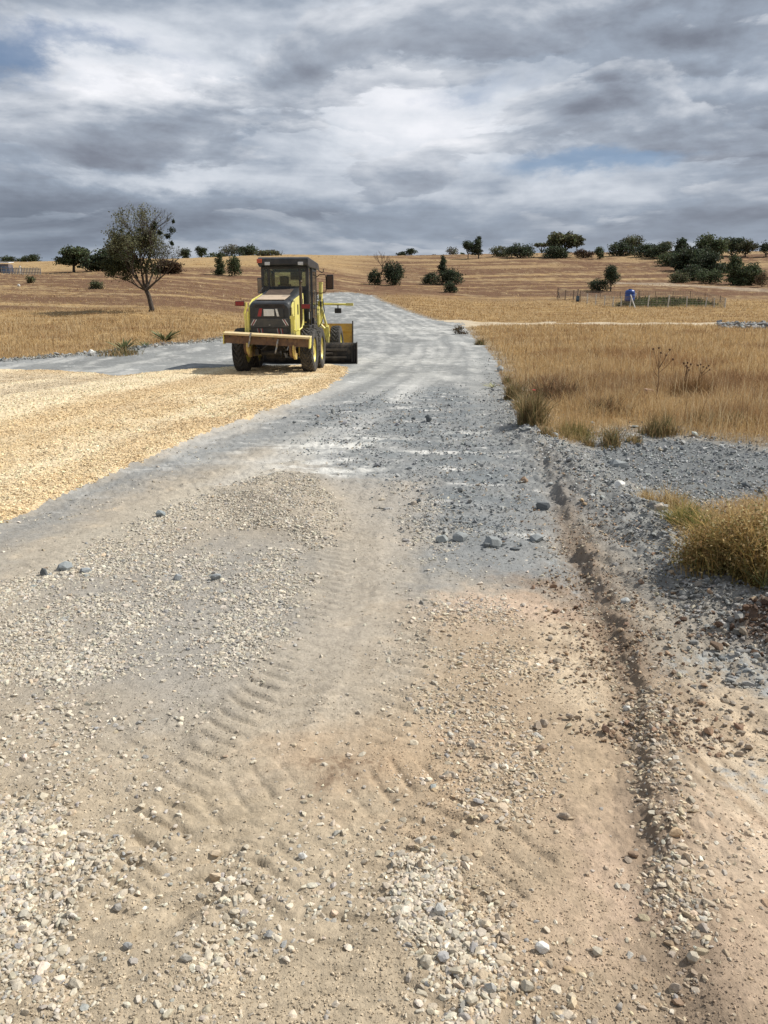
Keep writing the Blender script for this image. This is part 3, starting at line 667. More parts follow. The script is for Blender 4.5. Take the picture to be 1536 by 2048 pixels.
# ------------------------------------------------------------------ grass
m_grass = attr_mat('dry_grass', .8, .15, None)
def translucent(m, f):
    t = m.node_tree; b = t.nodes['Principled BSDF']; tl = t.nodes.new('ShaderNodeBsdfTranslucent'); mx = t.nodes.new('ShaderNodeMixShader')
    src = b.inputs['Base Color'].links[0].from_socket; t.links.new(src, tl.inputs[0]); mx.inputs[0].default_value = f
    t.links.new(b.outputs[0], mx.inputs[1]); t.links.new(tl.outputs[0], mx.inputs[2]); t.links.new(mx.outputs[0], t.nodes['Material Output'].inputs[0])
translucent(m_grass, .35)
def blades(name, xy, h, w, cols, lean=.35, mat=None, parent=None, z=None):
    n = len(xy); a = rng.random(n)*2*math.pi; la = rng.random(n)*2*math.pi; l = np.abs(rng.normal(size=n))*lean*h
    if z is None: z = H(xy[:, 0], xy[:, 1])
    base = np.stack([xy[:, 0], xy[:, 1], z-.01], 1); wd = np.stack([np.cos(a)*w/2, np.sin(a)*w/2, a*0], 1)
    ld = np.stack([np.cos(la)*l, np.sin(la)*l, a*0], 1)
    mid = base+ld*.35; mid[:, 2] += h*.6; tip = base+ld; tip[:, 2] += h
    V = np.stack([base-wd, base+wd, mid+wd*.8, mid-wd*.8, tip], 1).reshape(-1, 3); k = np.arange(n)*5
    Fq = np.stack([k, k+1, k+2, k+3], 1); Ft = np.stack([k+3, k+2, k+4], 1)
    return mesh_np(name, V, [Fq, Ft], mat or m_grass, parent, cols=np.repeat(cols, 5, 0))
def field_mask(x, y): return ~(inside(x, y, ROAD) | inside(x, y, TAN) | inside(x, y, PATH))
def gcol(x, y, n):
    pal = np.array([(.49,.345,.17),(.57,.43,.235),(.41,.27,.125),(.30,.185,.095),(.62,.50,.33)]); k = rng.choice(5, n, p=[.36,.26,.20,.11,.07]); c = pal[k]
    t = ss(fbm(x*.30, y*.35, 3, 150), -.1, .4)[:, None]; c = c*(1-t*.45)+np.array([.54,.39,.21])*t*.45
    t = ss(fbm(x*.16+8, y*.35, 4, 151), .0, .4)[:, None]; c = c*(1-t*.7)+np.array([.26,.145,.075])*t*.7
    cx_, cy_ = at(1230, 775); g = (np.exp(-((x-cx_)/6)**2-((y-cy_)/3.2)**2)*.8*ss(fbm(x*.6, y*.6, 3, 158), -.35, .15))[:, None]; c = c*(1-g)+np.array([.20,.115,.065])*g
    return np.clip(c*(1+.09*rng.normal(size=(n, 1))), .02, .8)
xy = sample_fan(760000, 6.0, 125, -38, 46, power=.82); xy = xy[field_mask(xy[:, 0], xy[:, 1])]
x, y = xy[:, 0], xy[:, 1]; cl_ = fbm(x*.9, y*.9, 4, 152); k = rng.random(len(x)) < np.clip(.7+1.1*cl_, .15, 1)*(1-.80*plough(x, y)); xy = xy[k]; cl_ = cl_[k]
x, y = xy[:, 0], xy[:, 1]; r = np.hypot(x, y); left = x < -3
ed, _, _ = seg_dist(x, y, ROAD, True)
h = (.12+.19*rng.random(len(x))**1.5)*(1+1.0*cl_)*np.where(left, .85, 1.1)*(.35+.65*ss(ed, 0, 1.2)); h *= np.where(r > 60, .75, 1)
o = blades('dry_grass', xy, h, np.maximum(.0045, r*.00050), gcol(x, y, len(x)), .75)
tag(o, 'golden dry grass covering the fields either side of the road', 'grass', kind='stuff')
# taller loose stalks
xy = sample_fan(16000, 9.5, 60, power=.9); xy = xy[field_mask(xy[:, 0], xy[:, 1])]; x, y = xy[:, 0], xy[:, 1]; k = rng.random(len(x)) < np.clip(.25+1.6*fbm(x*.5, y*.5, 3, 157), 0, 1); xy = xy[k]; x, y = x[k], y[k]
dk2 = rng.random(len(x)) < .4; gc_ = np.where(dk2[:, None], np.array([[.17,.11,.06]]), np.array([[.60,.49,.31]]))
o = blades('tall_stalks', xy, .35+.35*rng.random(len(x)), np.maximum(.004, np.hypot(x, y)*.00045), gc_, .3)
tag(o, 'taller pale and brown stalks sticking out of the dry grass', 'grass', kind='stuff')
# stubble in rows on the ploughed hillside
xy = sample_fan(90000, 70, 305, power=.9); xy = xy[field_mask(xy[:, 0], xy[:, 1])]; x, y = xy[:, 0], xy[:, 1]; r = np.hypot(x, y)
k = rng.random(len(x)) < np.clip(-.16+1.3*fbm(x*.02, y*.30, 3, 153), .0, .45); xy = xy[k]; x, y, r = x[k], y[k], r[k]
o = blades('stubble', xy, (.10+.18*rng.random(len(x))), r*.0012, gcol(x, y, len(x)), 1.2)
tag(o, 'straw stubble in rows over the far ploughed hillside', 'stubble', kind='stuff')

def clump(name, px, py, wpx, hpx, n, cols, label, cat, lean=.5, bw=.006, group=None, depth=1.0):
    X, Y = at(px, py); zd = Y*math.cos(PITCH)+CAMH*math.sin(PITCH); s = zd/FPX; W = wpx*s/2; Hh = hpx*s
    root = empty(name, (X, Y, 0), label=label, cat=cat, group=group)
    cen = rng.normal(size=(9, 2))*.42; ci = rng.integers(0, 9, n); hs = .55+.6*rng.random(9)
    off = (cen[ci]+rng.normal(size=(n, 2))*.24)*np.array([W, W*depth]); q = np.hypot(off[:, 0]/W, off[:, 1]/(W*depth))
    hh = Hh*(.35+.75*rng.random(n)**1.6)*hs[ci]*np.clip(1.15-.45*q**2, .25, 1.2); z = H(X+off[:, 0], Y+off[:, 1])
    cc = np.array(cols)[rng.integers(0, len(cols), n)]*(1+.15*rng.normal(size=(n, 1)))
    b = blades('leaves', off, hh, np.full(n, max(bw, s*1.3)), np.clip(cc, .01, .7), lean, parent=root, z=z)
    ns = 9; tp = empty
    return root
GOLD = [(.50,.34,.13),(.42,.29,.11),(.58,.43,.20),(.32,.22,.08),(.22,.20,.07)]
OLIVE = [(.15,.14,.065),(.22,.17,.085),(.12,.12,.05),(.36,.26,.13),(.26,.17,.085),(.42,.31,.17)]
DGREEN = [(.07,.095,.035),(.10,.12,.045),(.15,.16,.06)]

# ------------------------------------------------------------------ mesh builder for made things
class MB:
    def __init__(s): s.bm = bmesh.new()
    def box(s, c, d, rot=(0, 0, 0), bev=.008, taper=None):
        r = bmesh.ops.create_cube(s.bm, size=1); vs = r['verts']
        for v in vs:
            if taper and v.co.z > 0: v.co.x *= taper[0]; v.co.y *= taper[1]
            v.co = Vector((v.co.x*d[0], v.co.y*d[1], v.co.z*d[2]))
        if bev:
            es = list({e for v in vs for e in v.link_edges}); rb = bmesh.ops.bevel(s.bm, geom=es, offset=min(bev, min(d)*.3), segments=2, affect='EDGES', profile=.6)
            vs = list({v for f in rb['faces'] for v in f.verts} | {v for v in vs if v.is_valid})
        m = Matrix.Translation(c) @ Euler(rot).to_matrix().to_4x4()
        bmesh.ops.transform(s.bm, matrix=m, verts=vs); return s
    def prism(s, pts, a, b, axis='x', bev=0):
        """outline pts (2D) extruded from a to b along an axis; for x: pts are (y,z); y: (x,z); z: (x,y)"""
        def mk(p, t): return {'x': (t, p[0], p[1]), 'y': (p[0], t, p[1]), 'z': (p[0], p[1], t)}[axis]
        v0 = [s.bm.verts.new(mk(p, a)) for p in pts]; v1 = [s.bm.verts.new(mk(p, b)) for p in pts]; n = len(pts)
        fs = [s.bm.faces.new(v0), s.bm.faces.new(v1[::-1])]+[s.bm.faces.new((v0[i], v1[i], v1[(i+1) % n], v0[(i+1) % n])) for i in range(n)]
        bmesh.ops.recalc_face_normals(s.bm, faces=fs)
        if bev:
            es = list({e for f in fs for e in f.edges}); bmesh.ops.bevel(s.bm, geom=es, offset=bev, segments=2, affect='EDGES', profile=.6)
        return s
    def tube(s, pts, rad, seg=10, cap=True):
        pts = [Vector(p) for p in pts]; rads = rad if isinstance(rad, (list, tuple)) else [rad]*len(pts); rings = []
        up = Vector((.13, .21, 1)).normalized()
        for i, p in enumerate(pts):
            t = (pts[min(i+1, len(pts)-1)]-pts[max(i-1, 0)]).normalized(); a = t.cross(up)
            if a.length < .05: a = t.cross(Vector((1, 0, 0)))
            a.normalize(); b = t.cross(a)
            rings.append([s.bm.verts.new(p+(a*math.cos(k*2*math.pi/seg)+b*math.sin(k*2*math.pi/seg))*rads[i]) for k in range(seg)])
        for q, w in zip(rings, rings[1:]):
            for k in range(seg): s.bm.faces.new((q[k], q[(k+1) % seg], w[(k+1) % seg], w[k]))
        if cap:
            try: s.bm.faces.new(rings[0][::-1]); s.bm.faces.new(rings[-1])
            except ValueError: pass
        return s
    def lathe_x(s, prof, c, seg=48):
        """profile (x, radius) turned about the x axis through c"""
        rings = [[s.bm.verts.new((c[0]+x, c[1]+r*math.cos(k*2*math.pi/seg), c[2]+r*math.sin(k*2*math.pi/seg))) for k in range(seg)] for x, r in prof]
        for q, w in zip(rings, rings[1:]):
            for k in range(seg): s.bm.faces.new((q[k], q[(k+1) % seg], w[(k+1) % seg], w[k]))
        return s
    def build(s, name, mat, parent=None, smooth=False, autos=True):
        bmesh.ops.recalc_face_normals(s.bm, faces=s.bm.faces)
        me = bpy.data.meshes.new(name); s.bm.to_mesh(me); s.bm.free(); me.materials.append(mat)
        if smooth: me.polygons.foreach_set('use_smooth', [True]*len(me.polygons))
        o = bpy.data.objects.new(name, me); COL.objects.link(o)
        if parent: o.parent = parent
        return o
# ------------------------------------------------------------------ materials of made things
YEL = plain('yellow_paint', (.74,.67,.15), .42, 0, (.58,.50,.24), 3.0, (30,5,.25,.01), .42, .72)
YELB = plain('worn_yellow_paint', (.58,.47,.14), .6, 0, (.30,.17,.09), 2.6, (25,6,.4,.01), .40, .62)
ORG = plain('orange_yellow_paint', (.62,.36,.06), .55, 0, (.38,.20,.07), 5, None, .45, .7)
BLK = plain('black_paint', (.020,.022,.025), .42, 0, (.075,.068,.058), 3.2, (40,4,.15,.004), .45, .75)
BLKP = plain('black_plastic', (.018,.018,.020), .5, 0, (.06,.055,.05), 5)
HOODM = plain('hood_plastic', (.026,.028,.031), .42, 0, (.070,.066,.060), 2.2, (30,4,.15,.004), .48, .8)
DUST = plain('dust_covered_lid', (.46,.36,.26), .95, 0, (.22,.18,.14), 2.4, None, .48, .68)
RUST = plain('rusty_brown_steel', (.105,.062,.042), .8, 0, (.20,.12,.065), 4.5, (30,6,.4,.01), .42, .66)
STEEL = plain('worn_steel', (.34,.33,.31), .5, .6, (.15,.12,.10), 8)
DSTEEL = plain('dark_blade_steel', (.035,.032,.030), .55, .3, (.16,.125,.09), 3.0, (20,6,.4,.01), .45, .68)
TYRE = plain('tyre_rubber', (.030,.030,.031), .85, 0, (.115,.105,.092), 3.5, (60,4,.3,.006), .38, .70, .25)
UNDER = plain('greasy_underbody', (.016,.015,.014), .7, 0, (.07,.055,.04), 4)
REDL = plain('red_lens', (.22,.018,.018), .3); REDT = plain('red_reflective_tape', (.30,.03,.03), .4)
WHT = plain('white_plate', (.72,.73,.71), .4, 0, (.5,.48,.44), 6)
SEATM = plain('seat_fabric', (.04,.042,.045), .8)
LAMPM = plain('lamp_glass', (.62,.62,.60), .15)
MIRM = plain('mirror_face', (.25,.24,.24), .08, .9)
EXHM = plain('rusty_exhaust', (.075,.050,.035), .7, .2, (.13,.09,.06), 6)
LETM = plain('lettering_black', (.03,.03,.03), .5)
def glass_mat():
    m, t, b = principled('cab_glass'); t.nodes.remove(b)
    tr = t.nodes.new('ShaderNodeBsdfTransparent'); tr.inputs[0].default_value = (.86,.93,.86,1)
    gl = t.nodes.new('ShaderNodeBsdfGlossy'); gl.inputs['Roughness'].default_value = .06
    df = t.nodes.new('ShaderNodeBsdfDiffuse'); df.inputs[0].default_value = (.24,.25,.22,1)
    fr = t.nodes.new('ShaderNodeFresnel'); fr.inputs[0].default_value = 1.45
    m1 = t.nodes.new('ShaderNodeMixShader'); m1.inputs[0].default_value = .10; t.links.new(tr.outputs[0], m1.inputs[1]); t.links.new(df.outputs[0], m1.inputs[2])
    m2 = t.nodes.new('ShaderNodeMixShader'); t.links.new(fr.outputs[0], m2.inputs[0]); t.links.new(m1.outputs[0], m2.inputs[1]); t.links.new(gl.outputs[0], m2.inputs[2])
    t.links.new(m2.outputs[0], t.nodes['Material Output'].inputs[0]); return m
GLASS = glass_mat()

# ------------------------------------------------------------------ the motor grader
HEAD = R(4.0)
wx_, wy_ = at(620, 746)
ox = wx_-(1.05*math.cos(HEAD)-.77*math.sin(HEAD)); oy = wy_-(-1.05*math.sin(HEAD)-.77*math.cos(HEAD))
gr = empty('motor_grader', (ox, oy, Hs(wx_, wy_)-.015), -HEAD, label='yellow and black motor grader seen from behind on the fresh tan gravel', cat='motor grader')
TR, TW = .675, .40
def tyre_mesh(rad, width, side):
    nt_, prof = 300, [(-.40,.56),(-.47,.60),(-.50,.70),(-.50,.80),(-.485,.88),(-.455,.945),(-.40,.975),(-.36,.985),(-.28,.992),(-.20,.996),(-.12,1.0),(-.05,1.0),(.05,1.0),(.12,1.0),(.20,.996),(.28,.992),(.36,.985),(.40,.975),(.455,.945),(.485,.88),(.50,.80),(.50,.70),(.47,.60),(.40,.56)]
    th = np.arange(nt_)*2*math.pi/nt_; px_ = np.array([p[0] for p in prof]); pr = np.array([p[1] for p in prof])
    T, X_ = np.meshgrid(th, px_, indexing='ij'); _, Rr = np.meshgrid(th, pr, indexing='ij')
    nl = 24; ph = T*nl/(2*math.pi) + np.abs(X_)*2.0*1.5 + (X_ > 0)*.5 - .25*np.sin(np.abs(X_)*9)
    lug = np.clip(np.sin(2*math.pi*ph)*3.2+.9, -1, 1)*.5+.5
    depth = .052*ss(np.abs(X_), .505, .44)*1.0*(Rr > .86)
    Rr = Rr-(1-lug)*depth
    V = np.stack([X_*width, Rr*rad*np.cos(T), Rr*rad*np.sin(T)], -1).reshape(-1, 3)
    npf = len(prof); i, j = np.meshgrid(np.arange(nt_), np.arange(npf-1), indexing='ij'); i2 = (i+1) % nt_
    F = np.stack([i*npf+j, i2*npf+j, i2*npf+j+1, i*npf+j+1], -1).reshape(-1, 4)
    return V, F
_tv, _tf = tyre_mesh(TR, TW, 1)
def wheel(x, y, z, side, steer=0, lean=0):
    w = empty('wheel', (x, y, z)); w.parent = gr; w.rotation_euler = (random.random()*6, lean, steer); w.rotation_mode = 'XYZ'
    t = mesh_np('tyre', _tv, _tf, TYRE, w, smooth=False)
    s = side
    b = MB(); b.lathe_x([(s*q, r) for q, r in ((-.10,.10),(-.10,.37),(-.17,.385),(-.17,.40),(.14,.40),(.15,.385),(.13,.365),(.04,.335),(.03,.30),(.03,.16),(.09,.15),(.10,.12),(.10,.0001))], (0,0,0), 40)
    b.build('rim', YEL, w, True)
    h = MB(); h.lathe_x([(s*q, r) for q, r in ((.06,.15),(.135,.14),(.145,.11),(.145,.0001))], (0,0,0), 24)
    for k in range(10):
        a = k*math.pi/5; h.tube([(s*.03, .235*math.cos(a), .235*math.sin(a)), (s*.055, .235*math.cos(a), .235*math.sin(a))], .016, 6)
    h.build('hub', YELB, w)
for s in (-1, 1):
    for y in (-.77, .77): wheel(1.05*s, y, TR, s)
    wheel(1.02*s, 6.15, TR, s, lean=R(-3))
    b = MB(); b.prism([(-1.02,.56),(-.95,.80),(-.3,.92),(.3,.92),(.95,.80),(1.02,.56),(.9,.47),(-.9,.47)], .74*s, .80*s if s > 0 else -.80, 'x', .02) if s > 0 else b.prism([(-1.02,.56),(-.95,.80),(-.3,.92),(.3,.92),(.95,.80),(1.02,.56),(.9,.47),(-.9,.47)], -.80, -.74, 'x', .02)
    b.build('tandem_case', YELB, gr)
b = MB(); b.tube([(-.76,0,.68),(.76,0,.68)], .17, 14); b.box((0,-.1,.82), (.62,2.2,.34)); b.box((0,-.6,.60), (.5,.9,.35)); b.box((0,1.6,.95),(.7,1.6,.5)); b.tube([(-.3,-1.5,.62),(.3,-1.5,.62)], .07)
b.box((0,.1,1.02),(1.05,2.9,.22)); b.build('underbody', UNDER, gr)
b = MB(); b.box((-.38,-1.7,.66),(.10,.12,.18)); b.build('tow_pin', UNDER, gr)

# rear ripper beam
bt = R(-3.0)
def tilt(x, z): return (x, z - math.tan(R(3.0))*x)
beam = empty('ripper_beam', (0,-1.95,1.10)); beam.parent = gr; beam.rotation_euler = (0, R(2.9), 0)
b = MB(); b.box((0,-.02,.055), (2.60,.36,.05), rot=(R(6),0,0), bev=.008); b.box((0,-.19,.035), (2.60,.02,.055), bev=.004); b.build('top_plate', plain('sunlit_cream_plate', (.60,.49,.28), .8, 0, (.50,.32,.17), 5, None, .5, .75), beam)  # cream front lip added to stand in for the sunlit top
b = MB(); b.box((0,-.10,-.10), (2.52,.03,.26), bev=.006); b.box((0,.10,-.08), (2.50,.03,.20), bev=.004); b.box((0,0,-.215),(2.5,.2,.02),bev=.003)
for xx in (-.85,-.06,.85): b.box((xx,-.125,-.10), (.10,.02,.16), bev=.004)
for xx in (-.9,.5): b.box((xx,-.12,.012), (.28,.012,.03), bev=.002)
b.build('face_plate', RUST, beam)
for s in (-1, 1):
    b = MB(); b.prism([(-.16,.08),(.16,.08),(.16,-.16),(.08,-.26),(-.16,-.26)], s*1.262 if s > 0 else -1.292, s*1.292 if s > 0 else -1.262, 'x', .006); b.build('end_plate', YEL, beam)
for xx in (-.46,.36):     # steel ripper shanks / tow eyes
    b = MB(); b.prism([(-.03,.02),(.045,.02),(.075,-.10),(.05,-.22),(0,-.34),(-.05,-.40),(-.05,-.30),(-.02,-.22),(-.07,-.12)], xx-.02, xx+.02, 'x', .004); o_ = b.build('shank', STEEL, beam); o_.location = (0,-.16,0); o_.rotation_euler = (0, R(10), 0)
for xx in (-.58,.80):     # curved linkage arms
    b = MB(); b.prism([(.25,-.10),(-.10,-.10),(-.13,-.30),(-.02,-.48),(.22,-.62),(.42,-.62),(.42,-.45),(.20,-.42),(.10,-.30)], xx-.03, xx+.03, 'x', .008); b.build('linkage_arm', YELB, beam)
for xx in (-.66,.70):
    b = MB(); b.prism([(.30,-.12),(-.07,-.12),(-.05,-.34),(.08,-.50),(.30,-.58)], xx-.04, xx+.04, 'x', .008); b.build('linkage_bracket', RUST, beam)

# engine hood
hood = empty('engine_hood', (0,0,0)); hood.parent = gr
hw = .615
def hoodsec(y, top, w, rtop=.12, bot=1.05):
    pts = []
    for s in (-1, 1):
        arc = [(s*(w-rtop+rtop*math.cos(a)), top-rtop+rtop*math.sin(a)) for a in np.linspace(0, math.pi/2, 6)]
        pts.append((arc if s > 0 else arc))
    L_ = pts[0]; R_ = pts[1]
    return [(-w, bot)]+L_+R_[::-1]+[(w, bot)]
def loft(mb, secs):
    rings = [[mb.bm.verts.new((x, y, z)) for x, z in sec] for y, sec in secs]; n = len(rings[0])
    for q, w in zip(rings, rings[1:]):
        for k in range(n): mb.bm.faces.new((q[k], q[(k+1) % n], w[(k+1) % n], w[k]))
    mb.bm.faces.new(rings[0]); mb.bm.faces.new(rings[-1][::-1])
b = MB(); loft(b, [(-1.52, hoodsec(0, 2.02, .57, .14)), (-1.47, hoodsec(0, 2.09, .605, .15)), (-1.36, hoodsec(0, 2.14, .62, .15)), (-.2, hoodsec(0, 2.34, .62, .14)), (.1, hoodsec(0, 2.40, .62, .13)), (.95, hoodsec(0, 2.62, .56, .10))])
b.build('cover', HOODM, hood)
b = MB(); b.prism([(-1.30,2.166),(-.35,2.326),(-.35,2.345),(-1.30,2.185)], -.46, .42, 'x', .006); b.build('dusty_lid', DUST, hood)
b = MB(); b.prism([(-.25,2.345),(.55,2.535),(.55,2.548),(-.25,2.358)], -.42, .36, 'x', .004); b.build('top_grille', EXHM, hood)
b = MB(); b.box((0,-1.535,1.985), (.90,.02,.13), rot=(R(-8),0,0)); b.build('rear_vent', plain('dark_brown_vent', (.045,.032,.026), .6), hood)
b = MB(); b.box((0,-1.545,1.79), (.86,.03,.27)); b.build('rear_panel', HOODM, hood)
b = MB(); b.box((0,-1.55,1.50), (1.14,.05,.27), bev=.015); b.build('lower_panel', plain('grey_plastic_door', (.040,.042,.044), .5, 0, (.08,.075,.065), 4), hood)
b = MB(); b.box((0,-1.535,1.24), (1.06,.04,.24), bev=.012); b.build('bottom_panel', HOODM, hood)
b = MB(); b.box((0,-1.578,1.44),(.05,.02,.03)); b.build('latch', STEEL, hood)
b = MB(); b.box((-.01,-1.572,1.80), (.32,.012,.20), bev=.004)
b.build('licence_plate', WHT, hood)
b = MB(); b.prism([(-.36,1.69),(-.25,1.69),(-.21,1.92),(-.30,1.92)], -1.572, -1.562, 'y'); b.build('red_marker', REDT, hood)
b = MB(); b.prism([(.23,1.69),(.30,1.69),(.24,1.91),(.18,1.91)], -1.572, -1.562, 'y'); b.build('white_marker', WHT, hood)
def stripe(pairs, y, mat, nm):
    b = MB()
    for p in pairs: b.prism(p, y, y+.006, 'y')
    b.build(nm, mat, hood)
for s in (-1, 1):
    q = lambda o_: [(s*(.43+o_), 1.60), (s*(.455+o_), 1.60), (s*(.56+o_), 1.43), (s*(.535+o_), 1.43)]
    stripe([q(-.05), q(.02)], -1.583, WHT, 'white_stripe'); stripe([q(-.015)], -1.582, REDT, 'red_stripe')
    q2 = lambda o_: [(s*.30+o_-.01, 1.34), (s*.30+o_+.012, 1.34), (s*.30+o_+.04, 1.17), (s*.30+o_+.018, 1.17)]
    stripe([q2(-.08), q2(.03)], -1.562, plain('dim_white_tape', (.35,.34,.33), .5), 'white_stripe'); stripe([q2(-.045), q2(.065)], -1.562, REDT, 'red_stripe')

# yellow side frames, posts and lamps
b = MB(); b.prism([(-1.42,1.30),(-1.42,1.95),(-1.30,2.05),(-.9,2.20),(.55,2.42),(.62,2.30),(.62,1.15),(.1,1.10),(-.8,1.10),(-1.0,1.30)], .625, .665, 'x', .008); sp = b.build('side_panel', YEL, gr)
b = MB(); b.prism([(-1.42,1.30),(-1.42,1.95),(-1.30,2.05),(-.9,2.20),(.55,2.42),(.62,2.30),(.62,1.15),(.1,1.10),(-.8,1.10),(-1.0,1.30)], -.665, -.625, 'x', .008); b.build('side_panel', YEL, gr)
b = MB()
for k in range(9): b.box((.668,-.55+.02*k,1.9-.0*k), (.008,.012,.30), bev=0)
b.build('side_grille', BLKP, gr)
tx = bpy.data.curves.new('lettering', 'FONT'); tx.body = 'GR'; tx.size = .20; tx.extrude = .003
tmp = bpy.data.objects.new('tmp', tx); COL.objects.link(tmp); bpy.context.view_layer.update()
tme = bpy.data.meshes.new_from_object(tmp.evaluated_get(bpy.context.evaluated_depsgraph_get())); bpy.data.objects.remove(tmp)
to = bpy.data.objects.new('lettering', tme); COL.objects.link(to); tme.materials.clear(); tme.materials.append(LETM); to.parent = sp; to.location = (.674,.18,2.10); to.rotation_euler = (math.pi/2, 0, math.pi/2)
b = MB(); b.tube([(.86,-1.0,1.12),(.86,-1.0,2.55)], .048, 14); b.tube([(.86,-1.0,2.55),(.86,-1.0,2.66),(.90,-1.03,2.72)], .030, 10); b.build('exhaust_pipe', EXHM, gr)
b = MB(); b.tube([(-.72,-1.60,1.10),(-.72,-1.60,1.55),(-.74,-1.60,1.80),(-.68,-1.60,1.98),(-.68,-1.60,2.10)], .034, 10); b.box((-.65,-1.58,1.45),(.06,.06,.75)); b.build('lamp_post', YEL, gr)
b = MB(); b.box((.70,-1.56,1.35),(.12,.08,.55)); b.box((.70,-1.56,1.66),(.16,.10,.09)); b.build('lamp_post', YEL, gr)
b = MB(); b.tube([(.74,-1.60,1.30),(.80,-1.62,1.27),(.88,-1.60,1.29),(.95,-1.45,1.36),(.97,-1.3,1.60),(.98,-1.28,2.0)], .022, 10); b.build('handrail', YEL, gr)
for s, zz_, xx, sc in ((-1,2.06,-.87,1), (1,1.98,1.06,1)):
    b = MB(); b.box((xx,-1.60 if s < 0 else -1.30,zz_), (.28,.07,.15), bev=.02); l = b.build('tail_lamp', BLKP, gr)
    b = MB(); b.box((xx,-1.64 if s < 0 else -1.34,zz_), (.25,.02,.12), bev=.008); b.build('lens', REDL, l)
b = MB(); b.box((.98,-1.26,2.03),(.14,.05,.05)); b.build('lamp_bracket', BLKP, gr)

# cab
cab = empty('cab', (0,0,0)); cab.parent = gr
CX, Y0, Y1, ZB, ZT_ = .73, 1.0, 2.75, 1.45, 3.30
b = MB(); 
for x in (-CX, CX):
    b.box((x,Y0+.04,(ZB+ZT_)/2), (.10,.10,ZT_-ZB)); b.box((x,Y1,(ZB+ZT_)/2-.05), (.07,.09,ZT_-ZB+.1)); b.box((x,Y0+.75,(ZB+ZT_)/2), (.05,.07,ZT_-ZB))
for x in (-.52,.50): b.box((x,Y0+.01,2.95), (.07,.05,.75), bev=.01)
b.box((0,Y0+.0,2.58), (1.46,.05,.14)); b.box((0,Y0,3.26),(1.46,.06,.14)); b.box((0,Y1,2.0),(1.46,.06,.10)); b.box((0,Y1,3.25),(1.46,.06,.12))
b.box((0,Y0+.02,2.05), (1.46,.05,1.05)); b.build('frame', BLK, cab)
b = MB(); b.box((0,(Y0+Y1)/2,1.42),(1.50,1.85,.12)); b.build('floor', BLK, cab)
b = MB(); b.prism([(Y0-.28,3.30),(Y0-.28,3.50),(Y0-.15,3.55),(Y1+.2,3.48),(Y1+.38,3.34),(Y1+.38,3.27),(Y0-.1,3.25)], -.82, .82, 'x', .03); rf = b.build('roof', BLK, cab)
for x in (-.50,.58):
    b = MB(); b.box((x,Y0-.295,3.34),(.17,.04,.10),bev=.03); b.build('work_lamp', LAMPM, cab)
b = MB(); b.box((-.76,Y0-.30,3.42),(.16,.05,.13),bev=.02); b.build('warning_lamp', plain('orange_red_lens', (.50,.10,.05), .3), cab)
b = MB(); b.tube([(.83,Y1+.10,3.25),(.95,Y1+.10,3.17),(1.0,Y1+.1,3.20),(1.0,Y1+.1,3.30)], .016, 8); b.build('rain_hook', BLKP, cab)
b = MB(); b.box((0,Y0-.01,2.95),(.96,.012,.62),bev=0); b.box((-.63,Y0-.01,2.95),(.16,.012,.60),bev=0); b.box((.61,Y0-.01,2.95),(.15,.012,.60),bev=0); b.build('rear_glass', GLASS, cab)
b = MB(); b.box((0,Y1+.01,2.62),(1.38,.012,1.14),bev=0); b.build('windscreen', GLASS, cab)
for s in (-1, 1):
    b = MB(); b.box((s*CX,Y0+.40,2.42),(.012,.60,1.60),bev=0); b.build('side_glass', GLASS, cab)
    d_ = MB(); 
    for yy in (Y0+.84,Y1-.10): d_.box((s*(CX+.03),yy,2.35),(.03,.06,1.75))
    for zq in (1.50,2.0,3.20): d_.box((s*(CX+.03),Y0+1.25,zq),(.03,.80,.07))
    d_ = d_.build('door', BLK, cab)
    g_ = MB(); g_.box((s*(CX+.03),Y0+1.25,2.62),(.012,.80,1.10),bev=0); g_.box((s*(CX+.03),Y0+1.25,1.74),(.012,.80,.42),bev=0); g_.build('door_glass', GLASS, d_)
    g_ = MB(); g_.tube([(s*(CX+.07),Y0+.95,1.7),(s*(CX+.10),Y0+.95,1.75),(s*(CX+.10),Y0+.95,2.5),(s*(CX+.07),Y0+.95,2.55)], .014, 8); g_.build('door_handle', STEEL, d_)
b = MB(); b.box((-.08,Y0+.62,2.10),(.50,.48,.16),bev=.05); b.box((-.08,Y0+.38,2.42),(.44,.13,.62),rot=(R(8),0,0),bev=.05); b.box((-.08,Y0+.33,2.86),(.30,.10,.26),rot=(R(6),0,0),bev=.04); b.build('seat', SEATM, cab)
b = MB(); b.box((-.05,Y1-.35,2.0),(.36,.3,1.0),rot=(R(-12),0,0)); b.lathe_x([(0,.19),(.02,.2),(.04,.19),(.02,.18),(0,.19)], (-.07,Y1-.55,2.5), 24); b.box((.10,Y1-.2,3.05),(.4,.06,.25)); b.build('steering_console', BLKP, cab)
b = MB(); b.box((-1.10,Y1-.5,2.72),(.20,.07,.52),bev=.03); mr_ = b.build('mirror', BLKP, cab); b = MB(); b.box((-1.10,Y1-.545,2.72),(.16,.02,.46),bev=.01); b.build('mirror_glass', MIRM, mr_)
b = MB(); b.tube([(-.75,Y1,2.9),(-1.10,Y1-.45,2.9),(-1.10,Y1-.45,2.6),(-.75,Y1,2.6)], .015); b.build('mirror_bracket', BLKP, cab)
b = MB(); b.box((1.22,Y1+.15,2.86),(.25,.08,.50),bev=.04); mr_ = b.build('mirror', BLKP, cab); b = MB(); b.box((1.22,Y1+.10,2.86),(.20,.02,.42),bev=.02); b.build('mirror_glass', plain('brown_mirror', (.10,.07,.055), .15, .7), mr_)
